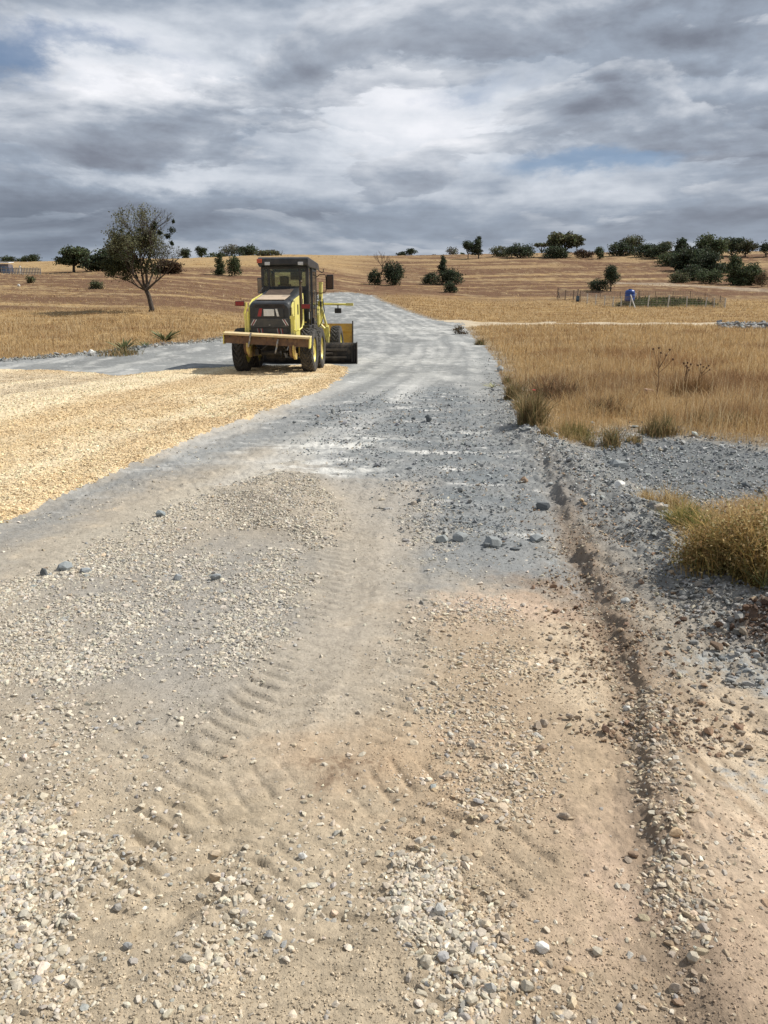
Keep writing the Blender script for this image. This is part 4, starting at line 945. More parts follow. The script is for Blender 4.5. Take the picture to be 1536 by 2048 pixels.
b = MB(); b.tube([(.76,Y1+.05,3.02),(.86,Y1+.1,3.10),(1.05,Y1+.15,3.12),(1.08,Y1+.18,3.0),(1.08,Y1+.18,2.6),(1.05,Y1+.15,2.52),(.9,Y1+.1,2.48),(.76,Y1+.05,2.50)], .018); b.build('mirror_bracket', RUST, cab)
b = MB(); b.box((.80,Y0+.5,1.26),(.22,.9,.30)); b.box((.86,Y0+.3,1.55),(.10,.25,.20)); b.tube([(.82,Y0+.05,1.3),(.82,Y0+.05,1.85)],.03); b.box((.84,Y0+1.3,1.0),(.30,.5,.03)); b.box((.84,Y0+1.3,1.25),(.30,.5,.03)); b.build('step', BLKP, cab)
b = MB(); b.box((.78,Y0-.02,1.72),(.025,.03,.22),bev=.004); b.build('rod', WHT, cab)

# front frame, cylinders, drawbar, circle
b = MB(); b.prism([(2.3,1.10),(2.3,1.60),(3.0,1.95),(4.9,1.98),(6.1,1.55),(6.6,1.30),(6.6,1.02),(6.0,1.12),(4.8,1.58),(3.1,1.55),(2.7,1.05)], -.17, .17, 'x', .03); b.build('main_frame', YEL, gr)
b = MB(); b.box((0,4.0,1.90),(1.05,.30,.34),bev=.03); b.box((.46,4.0,1.62),(.12,.34,.75),bev=.02); b.box((-.46,4.0,1.62),(.12,.34,.75),bev=.02); b.build('saddle', YEL, gr)
for s in (-1, 1):
    b = MB(); b.tube([(.70*s,3.95,1.45),(.74*s,3.95,2.86)], .075, 16); b.box((.72*s,3.95,2.15),(.20,.22,.18),bev=.02); b.tube([(.74*s,3.95,2.86),(.74*s,3.95,2.90)],.085,16); cy = b.build('lift_cylinder', YEL, gr)
    b = MB(); b.tube([(.68*s,3.95,.75),(.70*s,3.95,1.47)], .035, 12); b.build('piston_rod', STEEL, cy)
b = MB(); b.tube([(-.1,4.15,2.12),(.62,4.15,1.72)], .06, 12); b.tube([(.25,4.25,1.80),(.95,4.25,1.10)], .055, 12); b.build('side_shift_cylinder', YEL, gr)
b = MB()
for k in range(5): b.tube([(.30+.06*k,3.8,1.75+.03*k),(.32+.05*k,3.6,2.12+.02*k),(.5,3.75,2.3),(.62,3.9,2.5-.1*k)], .018, 6)
b.tube([(.66,3.84,1.5),(.74,3.80,1.9),(.72,3.82,2.4)], .02, 6); b.build('hose', BLKP, gr)
b = MB(); b.box((.55,3.7,1.35),(.16,.2,.7),rot=(0,R(14),0)); b.box((.35,3.72,1.95),(.42,.12,.16),rot=(0,R(30),0)); b.build('crank_arm', YEL, gr)
b = MB(); b.tube([(.62,4.0,2.07),(.85,4.0,2.14),(1.7,4.0,2.12)], .038, 10); b.box((1.78,4.0,2.12),(.26,.10,.10),bev=.01); arm = b.build('lamp_arm', YEL, gr)
b = MB(); b.box((1.35,3.98,1.90),(.24,.14,.18),bev=.02); b.tube([(1.35,3.98,1.97),(1.35,3.98,2.1)],.02); b.build('front_lamp', BLKP, arm)
b = MB(); b.box((.18,5.2,.95),(.16,2.0,.16),rot=(0,0,R(5))); b.box((-.18,5.2,.95),(.16,2.0,.16),rot=(0,0,R(-5))); b.build('drawbar', YELB, gr)
b = MB()
ring = [(.68*math.cos(a), 3.75+.68*math.sin(a)) for a in np.linspace(0, 2*math.pi, 40, endpoint=False)]
b.prism(ring, .80, .93, 'z'); b.build('turning_circle', RUST, gr)
b = MB(); b.prism([(3.72,.95),(3.55,1.32),(3.62,1.40),(3.85,1.0)], .94, 1.06, 'x', .01); b.tube([(.80,3.8,.75),(1.0,3.6,1.35)],.06,12); b.box((.98,3.75,.95),(.10,.14,.55),bev=.01); b.build('blade_lift_bracket', YEL, gr)
# moldboard
bl = empty('moldboard', (.20,3.55,0)); bl.parent = gr; bl.rotation_euler = (0,0,R(3))
prof = [(.16*math.cos(a)-.02, .42+.36*math.sin(a)) for a in np.linspace(-1.35, 1.35, 12)]
outer = [(-y-0, z) for y, z in prof]; inner = [(-y+.03, z) for y, z in prof][::-1]
b = MB(); b.prism([(y, z) for y, z in outer+inner], -1.85, 1.85, 'x'); b.build('blade', DSTEEL, bl)
b = MB(); b.box((0,-.02,.09),(3.70,.03,.15),bev=.004); b.build('cutting_edge', plain('bare_dark_edge', (.02,.019,.018), .5, .5), bl)
b = MB(); b.box((.2,-.22,.52),(2.6,.07,.08)); b.box((.2,-.24,.26),(2.6,.06,.07)); b.tube([(-.8,-.25,.4),(1.0,-.25,.4)],.045,10); b.build('slide_rail', plain('greasy_rail', (.09,.075,.06), .5, .3, (.2,.17,.13), 6), bl)
for s in (-1, 1):
    b = MB(); b.prism([(-.26,.02),(-.24,.45),(-.28,.78),(.10,.80),(.12,.02)], s*1.85 if s > 0 else -1.89, s*1.89 if s > 0 else -1.85, 'x', .006); b.box((s*1.70,-.20,.42),(.05,.06,.66),bev=.01); b.box((s*1.78,-.21,.42),(.03,.05,.66),bev=.006); b.build('end_plate', DSTEEL, bl)
# front axle and nose plate
b = MB(); b.tube([(-.95,6.15,.68),(.95,6.15,.68)], .10, 12); b.box((0,6.15,.78),(.5,.35,.35)); b.build('front_axle', UNDER, gr)
b = MB(); b.box((0,6.85,1.15),(.5,.6,.35)); b.box((.3,7.1,.9),(.12,.4,.4)); b.box((-.3,7.1,.9),(.12,.4,.4)); b.build('nose', YELB, gr)
b = MB(); b.prism([(7.42,.45),(7.30,.7),(7.28,1.05),(7.36,1.42),(7.40,1.42),(7.33,1.05),(7.35,.7),(7.46,.45)], -1.32, 1.50, 'x'); b.box((.08,7.27,1.12),(2.78,.05,.06)); b.build('front_blade', ORG, gr)
for s in (-1, 1):
    b = MB(); b.box((s*1.43+.09,7.33,1.0),(.035,.20,1.06)); b.build('blade_side', BLK, gr)

# small fittings on the machine
for k in range(5):
    b = MB(); b.box((0,-1.552,1.945+.022*k), (.84,.012,.010), bev=0); b.build('grille_bar', BLKP, hood)
b = MB()
for zq in (1.50,): b.box((0,-1.583,1.365),(1.10,.010,.010),bev=0)
b.build('panel_seam', BLKP, hood)
for xx in (-1.1,-.72,-.2,.2,.62,1.1):
    b = MB(); b.tube([(xx,-.115,-.04),(xx,-.135,-.04)], .022, 8); b.build('bolt', DSTEEL, beam)
b = MB(); b.tube([(-.3,-1.45,1.0),(-.42,-1.62,.82),(-.25,-1.70,.72),(-.1,-1.55,.85),(.1,-1.45,1.0)], .022, 6); b.build('hose', BLKP, gr)
b = MB(); b.tube([(.3,-1.45,1.0),(.42,-1.66,.80),(.5,-1.60,.70),(.55,-1.45,.9)], .022, 6); b.build('hose', BLKP, gr)
b = MB(); b.tube([(.82,1.1,1.35),(.9,.6,1.25),(.84,.1,1.32),(.80,-.3,1.2)], .03, 6); b.build('hose', BLKP, gr)
b = MB(); b.box((.80,.45,1.32),(.24,.55,.20),bev=.03); b.build('battery_box', BLKP, gr)
b = MB(); b.tube([(.30,3.2,1.98),(.34,4.0,2.12),(.30,5.0,2.02),(.2,6.0,1.62)], .022, 6); b.build('hose', BLKP, gr)
b = MB(); b.tube([(-.62,-.2,2.40),(-.62,.5,2.60),(-.62,.9,2.66)], .014, 6); b.build('hood_rail', BLKP, hood)

b = MB(); b.prism([(3.45,1.35),(3.45,1.75),(3.7,2.05),(3.95,2.0),(3.95,1.6),(3.8,1.3)], .60, .72, 'x', .01); b.build('crank_plate', YEL, gr)
b = MB(); b.tube([(.80,3.65,1.95),(.92,3.6,1.55),(1.02,3.7,1.10)], .045, 10); b.tube([(1.02,3.7,1.10),(1.02,3.75,.85)], .03, 8); b.build('tilt_cylinder', YEL, gr)
b = MB(); b.tube([(.84,3.7,2.3),(.90,3.6,1.9),(.82,3.5,1.5),(.7,3.5,1.3)], .018, 6); b.build('hose', BLKP, gr)
b = MB(); b.tube([(.55,3.6,2.45),(.80,3.55,2.2),(.78,3.5,1.8)], .018, 6); b.build('hose', BLKP, gr)

# ------------------------------------------------------------------ trees and shrubs
m_leaf = attr_mat('foliage', .75, .2, None); translucent(m_leaf, .22); m_bark = plain('bark', (.055,.043,.034), .95, 0, (.10,.085,.07), 9, (14,5,.6,.03))
def leaf_mesh(name, pts, size, cols, parent, mat=None, up=.0):
    n = len(pts); nrm = rng.normal(size=(n, 3)); nrm[:, 2] += up; nrm /= np.linalg.norm(nrm, axis=1)[:, None]
    t = np.cross(nrm, rng.normal(size=(n, 3))); t /= np.linalg.norm(t, axis=1)[:, None]; bt_ = np.cross(nrm, t)
    s = (size*(.6+.8*rng.random(n)))[:, None]
    V = np.stack([pts-t*s*.5, pts+bt_*s*.28, pts+t*s*.5, pts-bt_*s*.28], 1).reshape(-1, 3)
    return mesh_np(name, V, (np.arange(n*4).reshape(-1, 4)), mat or m_leaf, parent, cols=np.repeat(cols, 4, 0))
def crown_pts(lobes, n):
    """leaf places through a set of uneven lobes (x,y,z,rx,ry,rz)"""
    L = np.array(lobes); vol = (L[:, 3]*L[:, 4]*L[:, 5])**.75; k = rng.choice(len(L), n, p=vol/vol.sum())
    d = rng.normal(size=(n, 3)); d /= np.linalg.norm(d, axis=1)[:, None]; r = rng.random(n)**.45
    lump = 1+.35*np.sin(d[:, 0]*5+k)*np.cos(d[:, 1]*4+2*k)+.25*np.sin(d[:, 2]*7+3*k)
    return L[k, :3]+d*(r*lump)[:, None]*L[k, 3:], k
TONES = {'dark': (.060,.076,.044), 'green': (.085,.105,.052), 'olive': (.115,.120,.065), 'grey': (.135,.135,.10), 'dry': (.12,.085,.05), 'brown': (.085,.055,.035)}
def tree(name, px, py, wpx, hpx, tone, label, cat='tree', shape='round', trunk=.25, n=None, grp=None, sparse=1.0, lean=0):
    X, Y = at(px, py); zd = Y*math.cos(PITCH)+CAMH*math.sin(PITCH); s = zd/FPX; W = wpx*s*((1.3 if grp == WOOD else 1.06) if grp else 1.05); Hh = hpx*s*(1.05 if grp else 1.03); z0 = Hs(X, Y)
    root = empty(name, (X, Y, z0-.1), label=label, cat=cat, group=grp)
    cz0 = trunk*Hh; nl = {'round': 9, 'wide': 12, 'bush': 9, 'cone': 7, 'flat': 6, 'two': 10}[shape]; lobes = []
    for i in range(nl):
        u, v = rng.random()*2-1, rng.random()*2-1
        if shape == 'cone':
            q = (i+.5)/nl; zz_ = cz0+(Hh-cz0)*q*.85; ww = W*.5*(1-.65*q); lobes.append((u*ww*.5, v*ww*.5, zz_, ww*.6, ww*.6, (Hh-cz0)*.16)); continue
        if shape == 'flat': zz_ = Hh*(.84+.08*rng.random()); lobes.append((u*W*.34, v*W*.3, zz_, W*.2, W*.2, Hh*.10)); continue
        if shape == 'two': sx_ = -1 if i % 2 else 1; lobes.append((sx_*W*.24+u*W*.13, v*W*.2, cz0+(Hh-cz0)*(.3+.45*rng.random())*(1 if sx_ > 0 else .95), W*.15, W*.16, (Hh-cz0)*.22)); continue
        rr_ = .40 if shape != 'bush' else .38; top = .5+.32*(1-u*u*.8)*rng.random()**.6
        zz_ = cz0+(Hh-cz0)*(top if i % 3 else .25+.3*rng.random()); k_ = .14+.10*rng.random()
        lobes.append((u*W*rr_, v*W*rr_*.8, zz_, W*(k_+.02), W*(k_+.02), (Hh-cz0)*(k_+.04)))
    if shape in ('bush',): lobes += [(u_*W*.3, 0, Hh*.25, W*.2, W*.22, Hh*.24) for u_ in (-1, 0, 1)]
    if shape in ('round', 'wide') : lobes.append((0, 0, cz0+(Hh-cz0)*.45, W*.26, W*.26, (Hh-cz0)*.33))
    lobes = [(a+lean*Hh*c_/Hh, b_, c_, d_*1.22, e_*1.2, f_*1.18) for a, b_, c_, d_, e_, f_ in lobes]
    n = n or int(np.clip(wpx*hpx*2.6*sparse, 500, 9000)); pts, k = crown_pts(lobes, n)
    pts = pts[pts[:, 2] > .02]; k = k[:len(pts)]; n = len(pts)
    z_top = pts[:, 2].max(); pts[:, 2] *= Hh/max(z_top, .1)*1.0
    base = np.array(TONES[tone]); c = base*(1+.35*rng.normal(size=(n, 1)))*(1+.10*rng.normal(size=(n, 3))); lob = rng.random(40)*.6+.7; c = np.clip(c*lob[k % 40][:, None], .008, .4)
    leaf_mesh('crown', pts, max(W*.06, 2.6*s), c, root)
    mb = MB(); tr_ = max(.05*W, .9*s) if trunk > .1 else .03*W; tip = Vector((lean*Hh*.6, 0, cz0+(Hh-cz0)*.5))
    mb.tube([(0, 0, -.2), (lean*Hh*.1, 0, cz0*.5), (lean*Hh*.3, .02*W, cz0+.02), tip], [tr_, tr_*.8, tr_*.65, tr_*.25], 7)
    for q in lobes[:6]:
        st_ = Vector((lean*Hh*.25, 0, cz0*.8+.02)); e_ = Vector(q[:3]); m_ = st_.lerp(e_, .5)+Vector((0, 0, -.04*Hh)); mb.tube([st_, m_, e_], [tr_*.45, tr_*.3, tr_*.08], 5)
    mb.build('trunk', m_bark, root)
    return root
SKYL = 'trees along the skyline'; SHR = 'dark shrubs on the hillside'; WOOD = 'dense dark trees on the right hill'
T = [
 ('tree',15,523,26,20,'dark','small round dark tree above the shed at the left border','tree','round',.1,SKYL),
 ('tree',44,523,18,17,'green','tiny pale green tree second from the left on the skyline','tree','round',.1,SKYL),
 ('tree',68,524,28,22,'dark','dark domed tree on the skyline right of the shed','tree','round',.08,SKYL),
 ('shrub',90,523,16,6,'olive','very low scrub right of the domed skyline tree','shrub','bush',0,SKYL),
 ('tree',148,544,62,50,'green','bushy olive green tree with short leaning trunk in the left field','tree','wide',.25,None),
 ('tree',212,541,82,40,'dark','dark wide bushy tree partly behind the large half bare tree','tree','bush',.05,None),
 ('shrub',336,547,58,26,'brown','brown grey low thicket just right of the large half bare tree','shrub','bush',0,None),
 ('tree',373,514,26,24,'dark','dark tree on the skyline between the half bare tree and the shrub pair, left one','tree','round',.1,SKYL),
 ('tree',403,513,22,27,'dark','dark round headed tree on the skyline above its lower neighbours left of the grader','tree','round',.25,SKYL),
 ('shrub',432,513,44,14,'green','low green shrub strip on the skyline above the shrub pair','shrub','bush',0,SKYL),
 ('shrub',442,551,30,44,'green','left and taller shrub of the pair beside the grader cab','shrub','cone',.02,None),
 ('shrub',470,553,27,42,'green','right shrub of the pair beside the grader cab','shrub','bush',.02,None),
 ('tree',462,511,36,28,'grey','sparse see through tree on the skyline left of the cab','tree','round',.2,SKYL),
 ('tree',496,511,42,28,'dark','dense dark tree on the skyline touching the cab roof','tree','wide',.05,SKYL),
 ('shrub',536,511,46,12,'olive','thin low scrub on the skyline just above the cab roof','shrub','bush',0,SKYL),
 ('shrub',750,570,24,32,'dark','small ragged dark shrub below the dead tree','shrub','bush',.02,SHR),
 ('shrub',790,571,44,47,'dark','large round dark bush right of the dead tree','shrub','round',.0,SHR),
 ('tree',803,507,20,13,'dark','low dark tree on the central skyline, left of a twin','tree','round',.1,SKYL),
 ('tree',823,507,19,19,'dark','round dark tree with thin trunk on the central skyline','tree','round',.3,SKYL),
 ('shrub',868,504,9,7,'dry','tiny dry bush alone on the central skyline','shrub','bush',0,SKYL),
 ('tree',906,503,26,21,'grey','grey green round tree on the skyline right of centre','tree','round',.08,SKYL),
 ('shrub',923,503,10,11,'green','narrow small shrub between the grey round tree and two trunked trees','shrub','round',.1,SKYL),
 ('tree',936,518,20,34,'dark','slim dark tree with bare trunk, left of the taller trunked one','tree','round',.28,SKYL),
 ('tree',957,518,30,41,'dark','tall dark tree with bare trunk and pointed top on the hill crest','tree','cone',.25,SKYL),
 ('shrub',863,569,36,25,'dark','low left shrub of the cluster on the central hillside','shrub','bush',0,SHR),
 ('shrub',886,566,24,50,'dark','upright top shrub of the cluster on the central hillside','shrub','cone',.3,SHR),
 ('shrub',903,569,44,32,'dark','broad dark shrub on the right of the central hillside cluster','shrub','bush',.02,SHR),
 ('shrub',900,587,28,24,'dark','lowest shrub of the central hillside cluster','shrub','bush',0,SHR),
 ('shrub',1000,514,32,22,'olive','olive shrub right of the tall pointed tree on the hill crest','shrub','bush',0,SKYL),
 ('shrub',1040,517,48,30,'dark','dark rounded thicket on the hill crest left of the umbrella shaped tree','shrub','wide',0,SKYL),
 ('tree',1083,500,26,28,'olive','thin umbrella shaped tree on the hill crest','tree','flat',.5,SKYL),
 ('tree',1128,514,66,48,'olive','large pale olive double crowned tree on the hill crest','tree','two',.25,SKYL),
 ('shrub',1110,517,50,24,'dark','dark undergrowth shrub below the double crowned tree','shrub','bush',0,SKYL),
 ('shrub',1168,516,34,17,'brown','brownish scrub right below the double crowned tree','shrub','bush',0,SKYL),
 ('shrub',1198,517,18,23,'green','small upright green shrub left of the long tree belt','shrub','round',0,SKYL),
 ('tree',1241,512,40,28,'dark','dark tree starting the long tree belt on the left','tree','bush',.05,WOOD),
 ('tree',1266,510,32,36,'olive','pale rounded tree rising at the left end of the tree belt','tree','round',.15,WOOD),
 ('shrub',1292,514,40,26,'dark','dark shrub right below the pale rounded tree of the belt','shrub','bush',0,WOOD),
 ('shrub',1325,516,40,30,'dark','dark shrub in the level middle of the tree belt top','shrub','bush',0,WOOD),
 ('tree',1330,508,26,24,'olive','paler crown showing over the middle of the tree belt','tree','round',.1,WOOD),
 ('tree',1357,522,46,42,'dark','dark tree with pointed tip in the middle of the belt','tree','cone',.05,WOOD),
 ('shrub',1338,531,40,26,'green','shrub on the lower left slope edge of the belt','shrub','bush',0,WOOD),
 ('tree',1385,543,60,50,'dark','broad dark tree hanging down the slope below the belt','tree','bush',.03,WOOD),
 ('tree',1421,528,46,58,'green','tallest dense green tree of the belt on the skyline','tree','round',.12,WOOD),
 ('shrub',1413,548,54,42,'dark','dark thicket beneath the tallest belt tree','shrub','bush',0,WOOD),
 ('shrub',1383,560,46,30,'dark','lower front shrub at the left foot of the belt','shrub','bush',0,WOOD),
 ('tree',1463,513,44,36,'dark','dark tree on the skyline right of the tallest belt tree','tree','round',.1,WOOD),
 ('tree',1490,514,28,32,'olive','olive tree ending the belt on the right with a visible trunk','tree','round',.18,WOOD),
 ('tree',1532,514,22,30,'dark','dark tree cut by the right border on the skyline','tree','round',.1,WOOD),
 ('shrub',1358,564,38,22,'olive','low olive shrub left of the large lower thicket','shrub','bush',0,SHR),
 ('shrub',1420,566,46,28,'green','green shrub joining the left side of the large lower thicket','shrub','bush',0,SHR),
 ('tree',1466,569,54,58,'green','tall peaked green tree in the large lower thicket','tree','cone',.03,SHR),
 ('shrub',1502,570,50,42,'green','round green bush at the right end of the large lower thicket','shrub','bush',0,SHR),
 ('shrub',1524,577,24,28,'dry','sparse dry bush at the right border below the thicket','shrub','bush',0,SHR),
 ('tree',1221,584,32,52,'dark','leaning dark tree with short trunk above the fenced garden','tree','round',.25,None),
 ('shrub',1199,583,36,26,'dark','low dark bush leaning against the tree above the garden','shrub','bush',0,None),
 ('shrub',192,581,30,20,'olive','grey green bush in the straw field left of the half bare tree','shrub','bush',0,None),
 ('shrub',62,567,16,15,'olive','small grey bush in the field below the blue fence','shrub','bush',0,None),
 ('shrub',922,668,28,20,'dry','dry brown bush where the side path meets the road','shrub','bush',0,None),
]
for nm, px, py, w, h, tone, lab, cat, shp, tk, g in T:
    tree(nm, px, py, w, h, tone, lab, cat, shp, tk, grp=g, sparse=.5 if tone in ('grey','dry') else 1)

# branching trees: grown from forks
def grow(mb, tips, p, d, L, r, lev, maxlev, spread, up=.12, seg=7):
    q = Vector(p); pts = [q.copy()]; dd_ = Vector(d)
    for i in range(3):
        dd_ = (dd_+Vector((random.gauss(0, .13), random.gauss(0, .13), random.gauss(0, .08)+up*.3))).normalized(); q = q+dd_*L/3; pts.append(q.copy())
    mb.tube(pts, [r, r*.88, r*.76, r*.66], max(3, seg-lev), cap=False); tips.append((pts[-1].copy(), lev)); tips.append((pts[2].copy(), lev))
    if lev >= maxlev: return
    nb = 3 if lev < 2 else random.choice((2, 3, 3))
    for k in range(nb):
        a = random.random()*6.28; s_ = spread*(.6+.6*random.random()); o_ = Vector((math.cos(a), math.sin(a), random.uniform(-.1, .5)))
        nd = (dd_+o_*s_).normalized(); grow(mb, tips, pts[-1] if k < 2 else pts[2], nd, L*random.uniform(.62, .86), r*random.uniform(.5, .68), lev+1, maxlev, spread, up, seg)
def forked(name, px, py, hpx, label, maxlev, trunk_dirs, leaves=True):
    X, Y = at(px, py); zd = Y*math.cos(PITCH)+CAMH*math.sin(PITCH); s = zd/FPX; Hh = hpx*s
    root = empty(name, (X, Y, Hs(X, Y)-.05), label=label, cat='tree'); mb = MB(); tips = []
    return root, mb, tips, Hh, s
root, mb, tips, Hh, s = forked('tree', 302, 625, 205, 'large half bare tree with forked dark trunk standing alone in the left field', 6, None)
fork = Vector((-.03*Hh, 0, .20*Hh)); mb.tube([(.0,0,-.1),(.012*Hh,0,.03*Hh),(.0*Hh,0,.10*Hh),(-.012*Hh,0,.16*Hh),fork], [.034*Hh,.025*Hh,.021*Hh,.021*Hh,.020*Hh], 10)
random.seed(41)
for d, L, r in (((-.75,.1,.75),.17,.013),((-.25,-.25,1),.20,.014),((.12,.2,1),.21,.015),((.62,-.1,.72),.17,.0115),((-.95,.15,.30),.14,.009),((-.5,-.4,.7),.17,.011),((.35,.3,.9),.19,.011)):
    grow(mb, tips, fork, Vector(d).normalized(), L*Hh*1.06, r*Hh, 0, 6, .66, .12)
mb.build('trunk', m_bark, root)
tp_ = np.array([t[0][:] for t in tips if t[1] >= 2]); sc = Hh
x_, z_ = tp_[:, 0]/sc, tp_[:, 2]/sc
p = np.clip(.22-.45*(x_-.05)+.0*z_, .06, 1)*np.where(z_ > .75, .55, 1)*np.where((x_ > .1) & (z_ > .45), .25, 1)
sel = tp_[rng.random(len(tp_)) < p]; m_ = 6; pts = np.repeat(sel, m_, 0)+rng.normal(size=(len(sel)*m_, 3))*.020*sc
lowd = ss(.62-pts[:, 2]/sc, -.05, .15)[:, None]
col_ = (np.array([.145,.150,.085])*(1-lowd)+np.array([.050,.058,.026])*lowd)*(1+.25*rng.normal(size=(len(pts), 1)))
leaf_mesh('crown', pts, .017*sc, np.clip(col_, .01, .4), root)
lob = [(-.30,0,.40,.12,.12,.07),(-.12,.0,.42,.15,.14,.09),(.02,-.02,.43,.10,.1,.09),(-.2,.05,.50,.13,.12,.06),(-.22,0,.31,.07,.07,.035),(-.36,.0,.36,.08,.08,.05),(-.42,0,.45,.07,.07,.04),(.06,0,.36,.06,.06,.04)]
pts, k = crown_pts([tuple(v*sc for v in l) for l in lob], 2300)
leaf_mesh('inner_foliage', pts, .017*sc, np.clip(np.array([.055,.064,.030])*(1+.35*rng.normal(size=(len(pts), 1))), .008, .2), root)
for cx_, cz_, rr_ in ((.10,.80,.020),(.055,.77,.018),(-.03,.745,.017),(.24,.755,.022),(.20,.70,.016),(-.22,.74,.010),(-.09,.68,.014),(.25,.63,.012),(.13,.73,.014),(.02,.68,.016),(.27,.83,.009),(-.15,.70,.012)):
    q = np.array([cx_*sc, random.uniform(-.1, .1)*sc, cz_*sc]); pts = q+rng.normal(size=(150, 3))*rr_*sc*.75
    leaf_mesh('mistletoe', pts, .016*sc, np.clip(np.array([.030,.040,.014])*(1+.3*rng.normal(size=(150, 1))), .006, .2), root)
root, mb, tips, Hh, s = forked('dead_tree', 762, 545, 40, '', 4, None)
root['label'] = 'leafless reddish brown dead tree on the central hillside'; random.seed(9)
mb.tube([(0,0,-.1),(.10*Hh,0,.15*Hh),(.06*Hh,0,.32*Hh)], [.035*Hh,.028*Hh,.022*Hh], 6)
for d, L, r in (((.5,0,.9),.25,.018),((-.5,.2,.8),.28,.018),((.1,-.3,1),.28,.016),((.9,0,.5),.2,.014)): grow(mb, tips, Vector((.06*Hh,0,.32*Hh)), Vector(d).normalized(), L*Hh, r*Hh, 0, 3, .6, .1)
mb.build('branches', plain('dead_wood', (.10,.06,.045), .9), root)

# ------------------------------------------------------------------ fenced garden on the hillside
def scale_at(px, py):
    X, Y = at(px, py); return (Y*math.cos(PITCH)+CAMH*math.sin(PITCH))/FPX
POSTM = plain('pale_concrete_post', (.52,.50,.45), .8, 0, (.35,.32,.28), 3); WOODM = plain('weathered_wood', (.16,.12,.09), .9); WIREM = plain('rusty_wire', (.20,.17,.14), .6)
BLUE = plain('blue_plastic', (.018,.060,.26), .35); GREYM = plain('grey_metal', (.26,.28,.30), .5)
fx0, fy0 = at(1300, 617); fence_ = empty('wire_fence', (fx0, fy0, Hs(fx0, fy0)), label='wire fence on pale posts round the small garden with the blue tank', cat='fence')
def local(px, py): X, Y = at(px, py); return Vector((X-fx0, Y-fy0, Hs(X, Y)-Hs(fx0, fy0)))
front = [(1116,598,22),(1130,600,20),(1146,602,20),(1160,604,20),(1174,607,20),(1191,610,20),(1209,611,20),(1225,615,21),(1242,616,22),(1259,617,22),(1295,617,23),(1335,617,24),(1373,617,22),(1410,617,20),(1428,617,19),(1449,618,18)]
back = [(1449,618,18),(1440,606,14),(1410,602,14),(1380,600,14),(1345,599,14),(1310,598,14),(1277,597,14),(1240,597,13),(1200,596,13),(1160,595,13),(1116,594,14)]
for lst in (front, back[1:]):
    for px, py, hp in lst:
        p0 = local(px, py); s_ = scale_at(px, py); b = MB(); b.tube([p0+Vector((0,0,-.2)), p0+Vector((random.gauss(0,.06), 0, hp*s_))], .075 if lst is front else .05, 6)
        b.build('post', POSTM if (lst is front and px > 1165) else WOODM, fence_)
b = MB(); p0 = local(1270,618); b.tube([p0, local(1259,617)+Vector((0,0,1.5))], .07, 6); b.build('brace', POSTM, fence_)
b = MB()
for lst in (front, back):
    for (a_, b_) in zip(lst, lst[1:]):
        pa, pb = local(a_[0], a_[1]), local(b_[0], b_[1]); ha, hb = a_[2]*scale_at(a_[0], a_[1]), b_[2]*scale_at(b_[0], b_[1])
        for f in (.12,.3,.48,.66,.84,.97): b.tube([pa+Vector((0,0,ha*f)), pb+Vector((0,0,hb*f))], .016, 3, cap=False)
        for k in range(1, 7):
            t = k/7; q = pa.lerp(pb, t); b.tube([q, q+Vector((0,0,(ha*(1-t)+hb*t)*.95))], .012, 3, cap=False)
b.build('wire_mesh', WIREM, fence_)
# garden greens
gp = P((1262,600),(1400,602),(1440,612),(1300,616),(1230,612)); mn, mx = gp.min(0), gp.max(0)
xy = mn+rng.random((9000, 2))*(mx-mn); xy = xy[inside(xy[:, 0], xy[:, 1], gp)]; k = rng.random(len(xy)) < np.clip(.6+1.5*fbm(xy[:, 0]*.3, xy[:, 1]*.3, 2, 160), 0, 1); xy = xy[k]
o = blades('garden_greens', xy, .15+.45*rng.random(len(xy))**2, np.full(len(xy), .12), np.clip(np.array([.085,.095,.045])*(1+.35*rng.normal(size=(len(xy), 1))), .01, .3), .6)
tag(o, 'green vegetable rows inside the wire fenced garden', 'garden plants', kind='stuff')
# tank on a stand
X, Y = at(1258, 612); s_ = scale_at(1258, 612); tank = empty('water_tank', (X, Y, Hs(X, Y)), label='blue plastic water tank on a stand in the fenced garden', cat='water tank')
b = MB(); w_ = 9.5*s_; zb = 9*s_
pr_ = [(0.001,zb),(w_*.86,zb),(w_,zb+.1),(w_,zb+.4),(w_*.96,zb+.45),(w_,zb+.5),(w_,zb+.85),(w_*.96,zb+.9),(w_,zb+.95),(w_*.97,zb+1.25),(w_*.8,zb+1.42),(w_*.35,zb+1.5)]
rings = [[b.bm.verts.new((r_*math.cos(a), r_*math.sin(a), z_)) for a in np.linspace(0, 2*math.pi, 24, endpoint=False)] for r_, z_ in pr_]
for q, w in zip(rings, rings[1:]):
    for k in range(24): b.bm.faces.new((q[k], q[(k+1) % 24], w[(k+1) % 24], w[k]))
b.bm.faces.new(rings[-1]); b.build('tank_body', BLUE, tank, True)
b = MB(); b.tube([(0,0,zb+1.5),(0,0,zb+1.6)], w_*.35, 14); b.build('lid', plain('dark_lid', (.02,.03,.06), .5), tank)
b = MB()
for sx_ in (-1, 1):
    for sy_ in (-1, 1): b.tube([(sx_*w_*.7, sy_*w_*.7, -.1), (sx_*w_*.65, sy_*w_*.65, zb)], .05, 5)
b.box((0,0,zb-.04), (w_*1.7, w_*1.7, .07)); b.build('stand', WOODM, tank)
def simple(name, px, py, fn, mat, label, cat, grp=None):
    X, Y = at(px, py); s_ = scale_at(px, py); mb = MB(); fn(mb, s_); o_ = mb.build(name, mat); o_.location = (X, Y, Hs(X, Y)); tag(o_, label, cat, grp); return o_
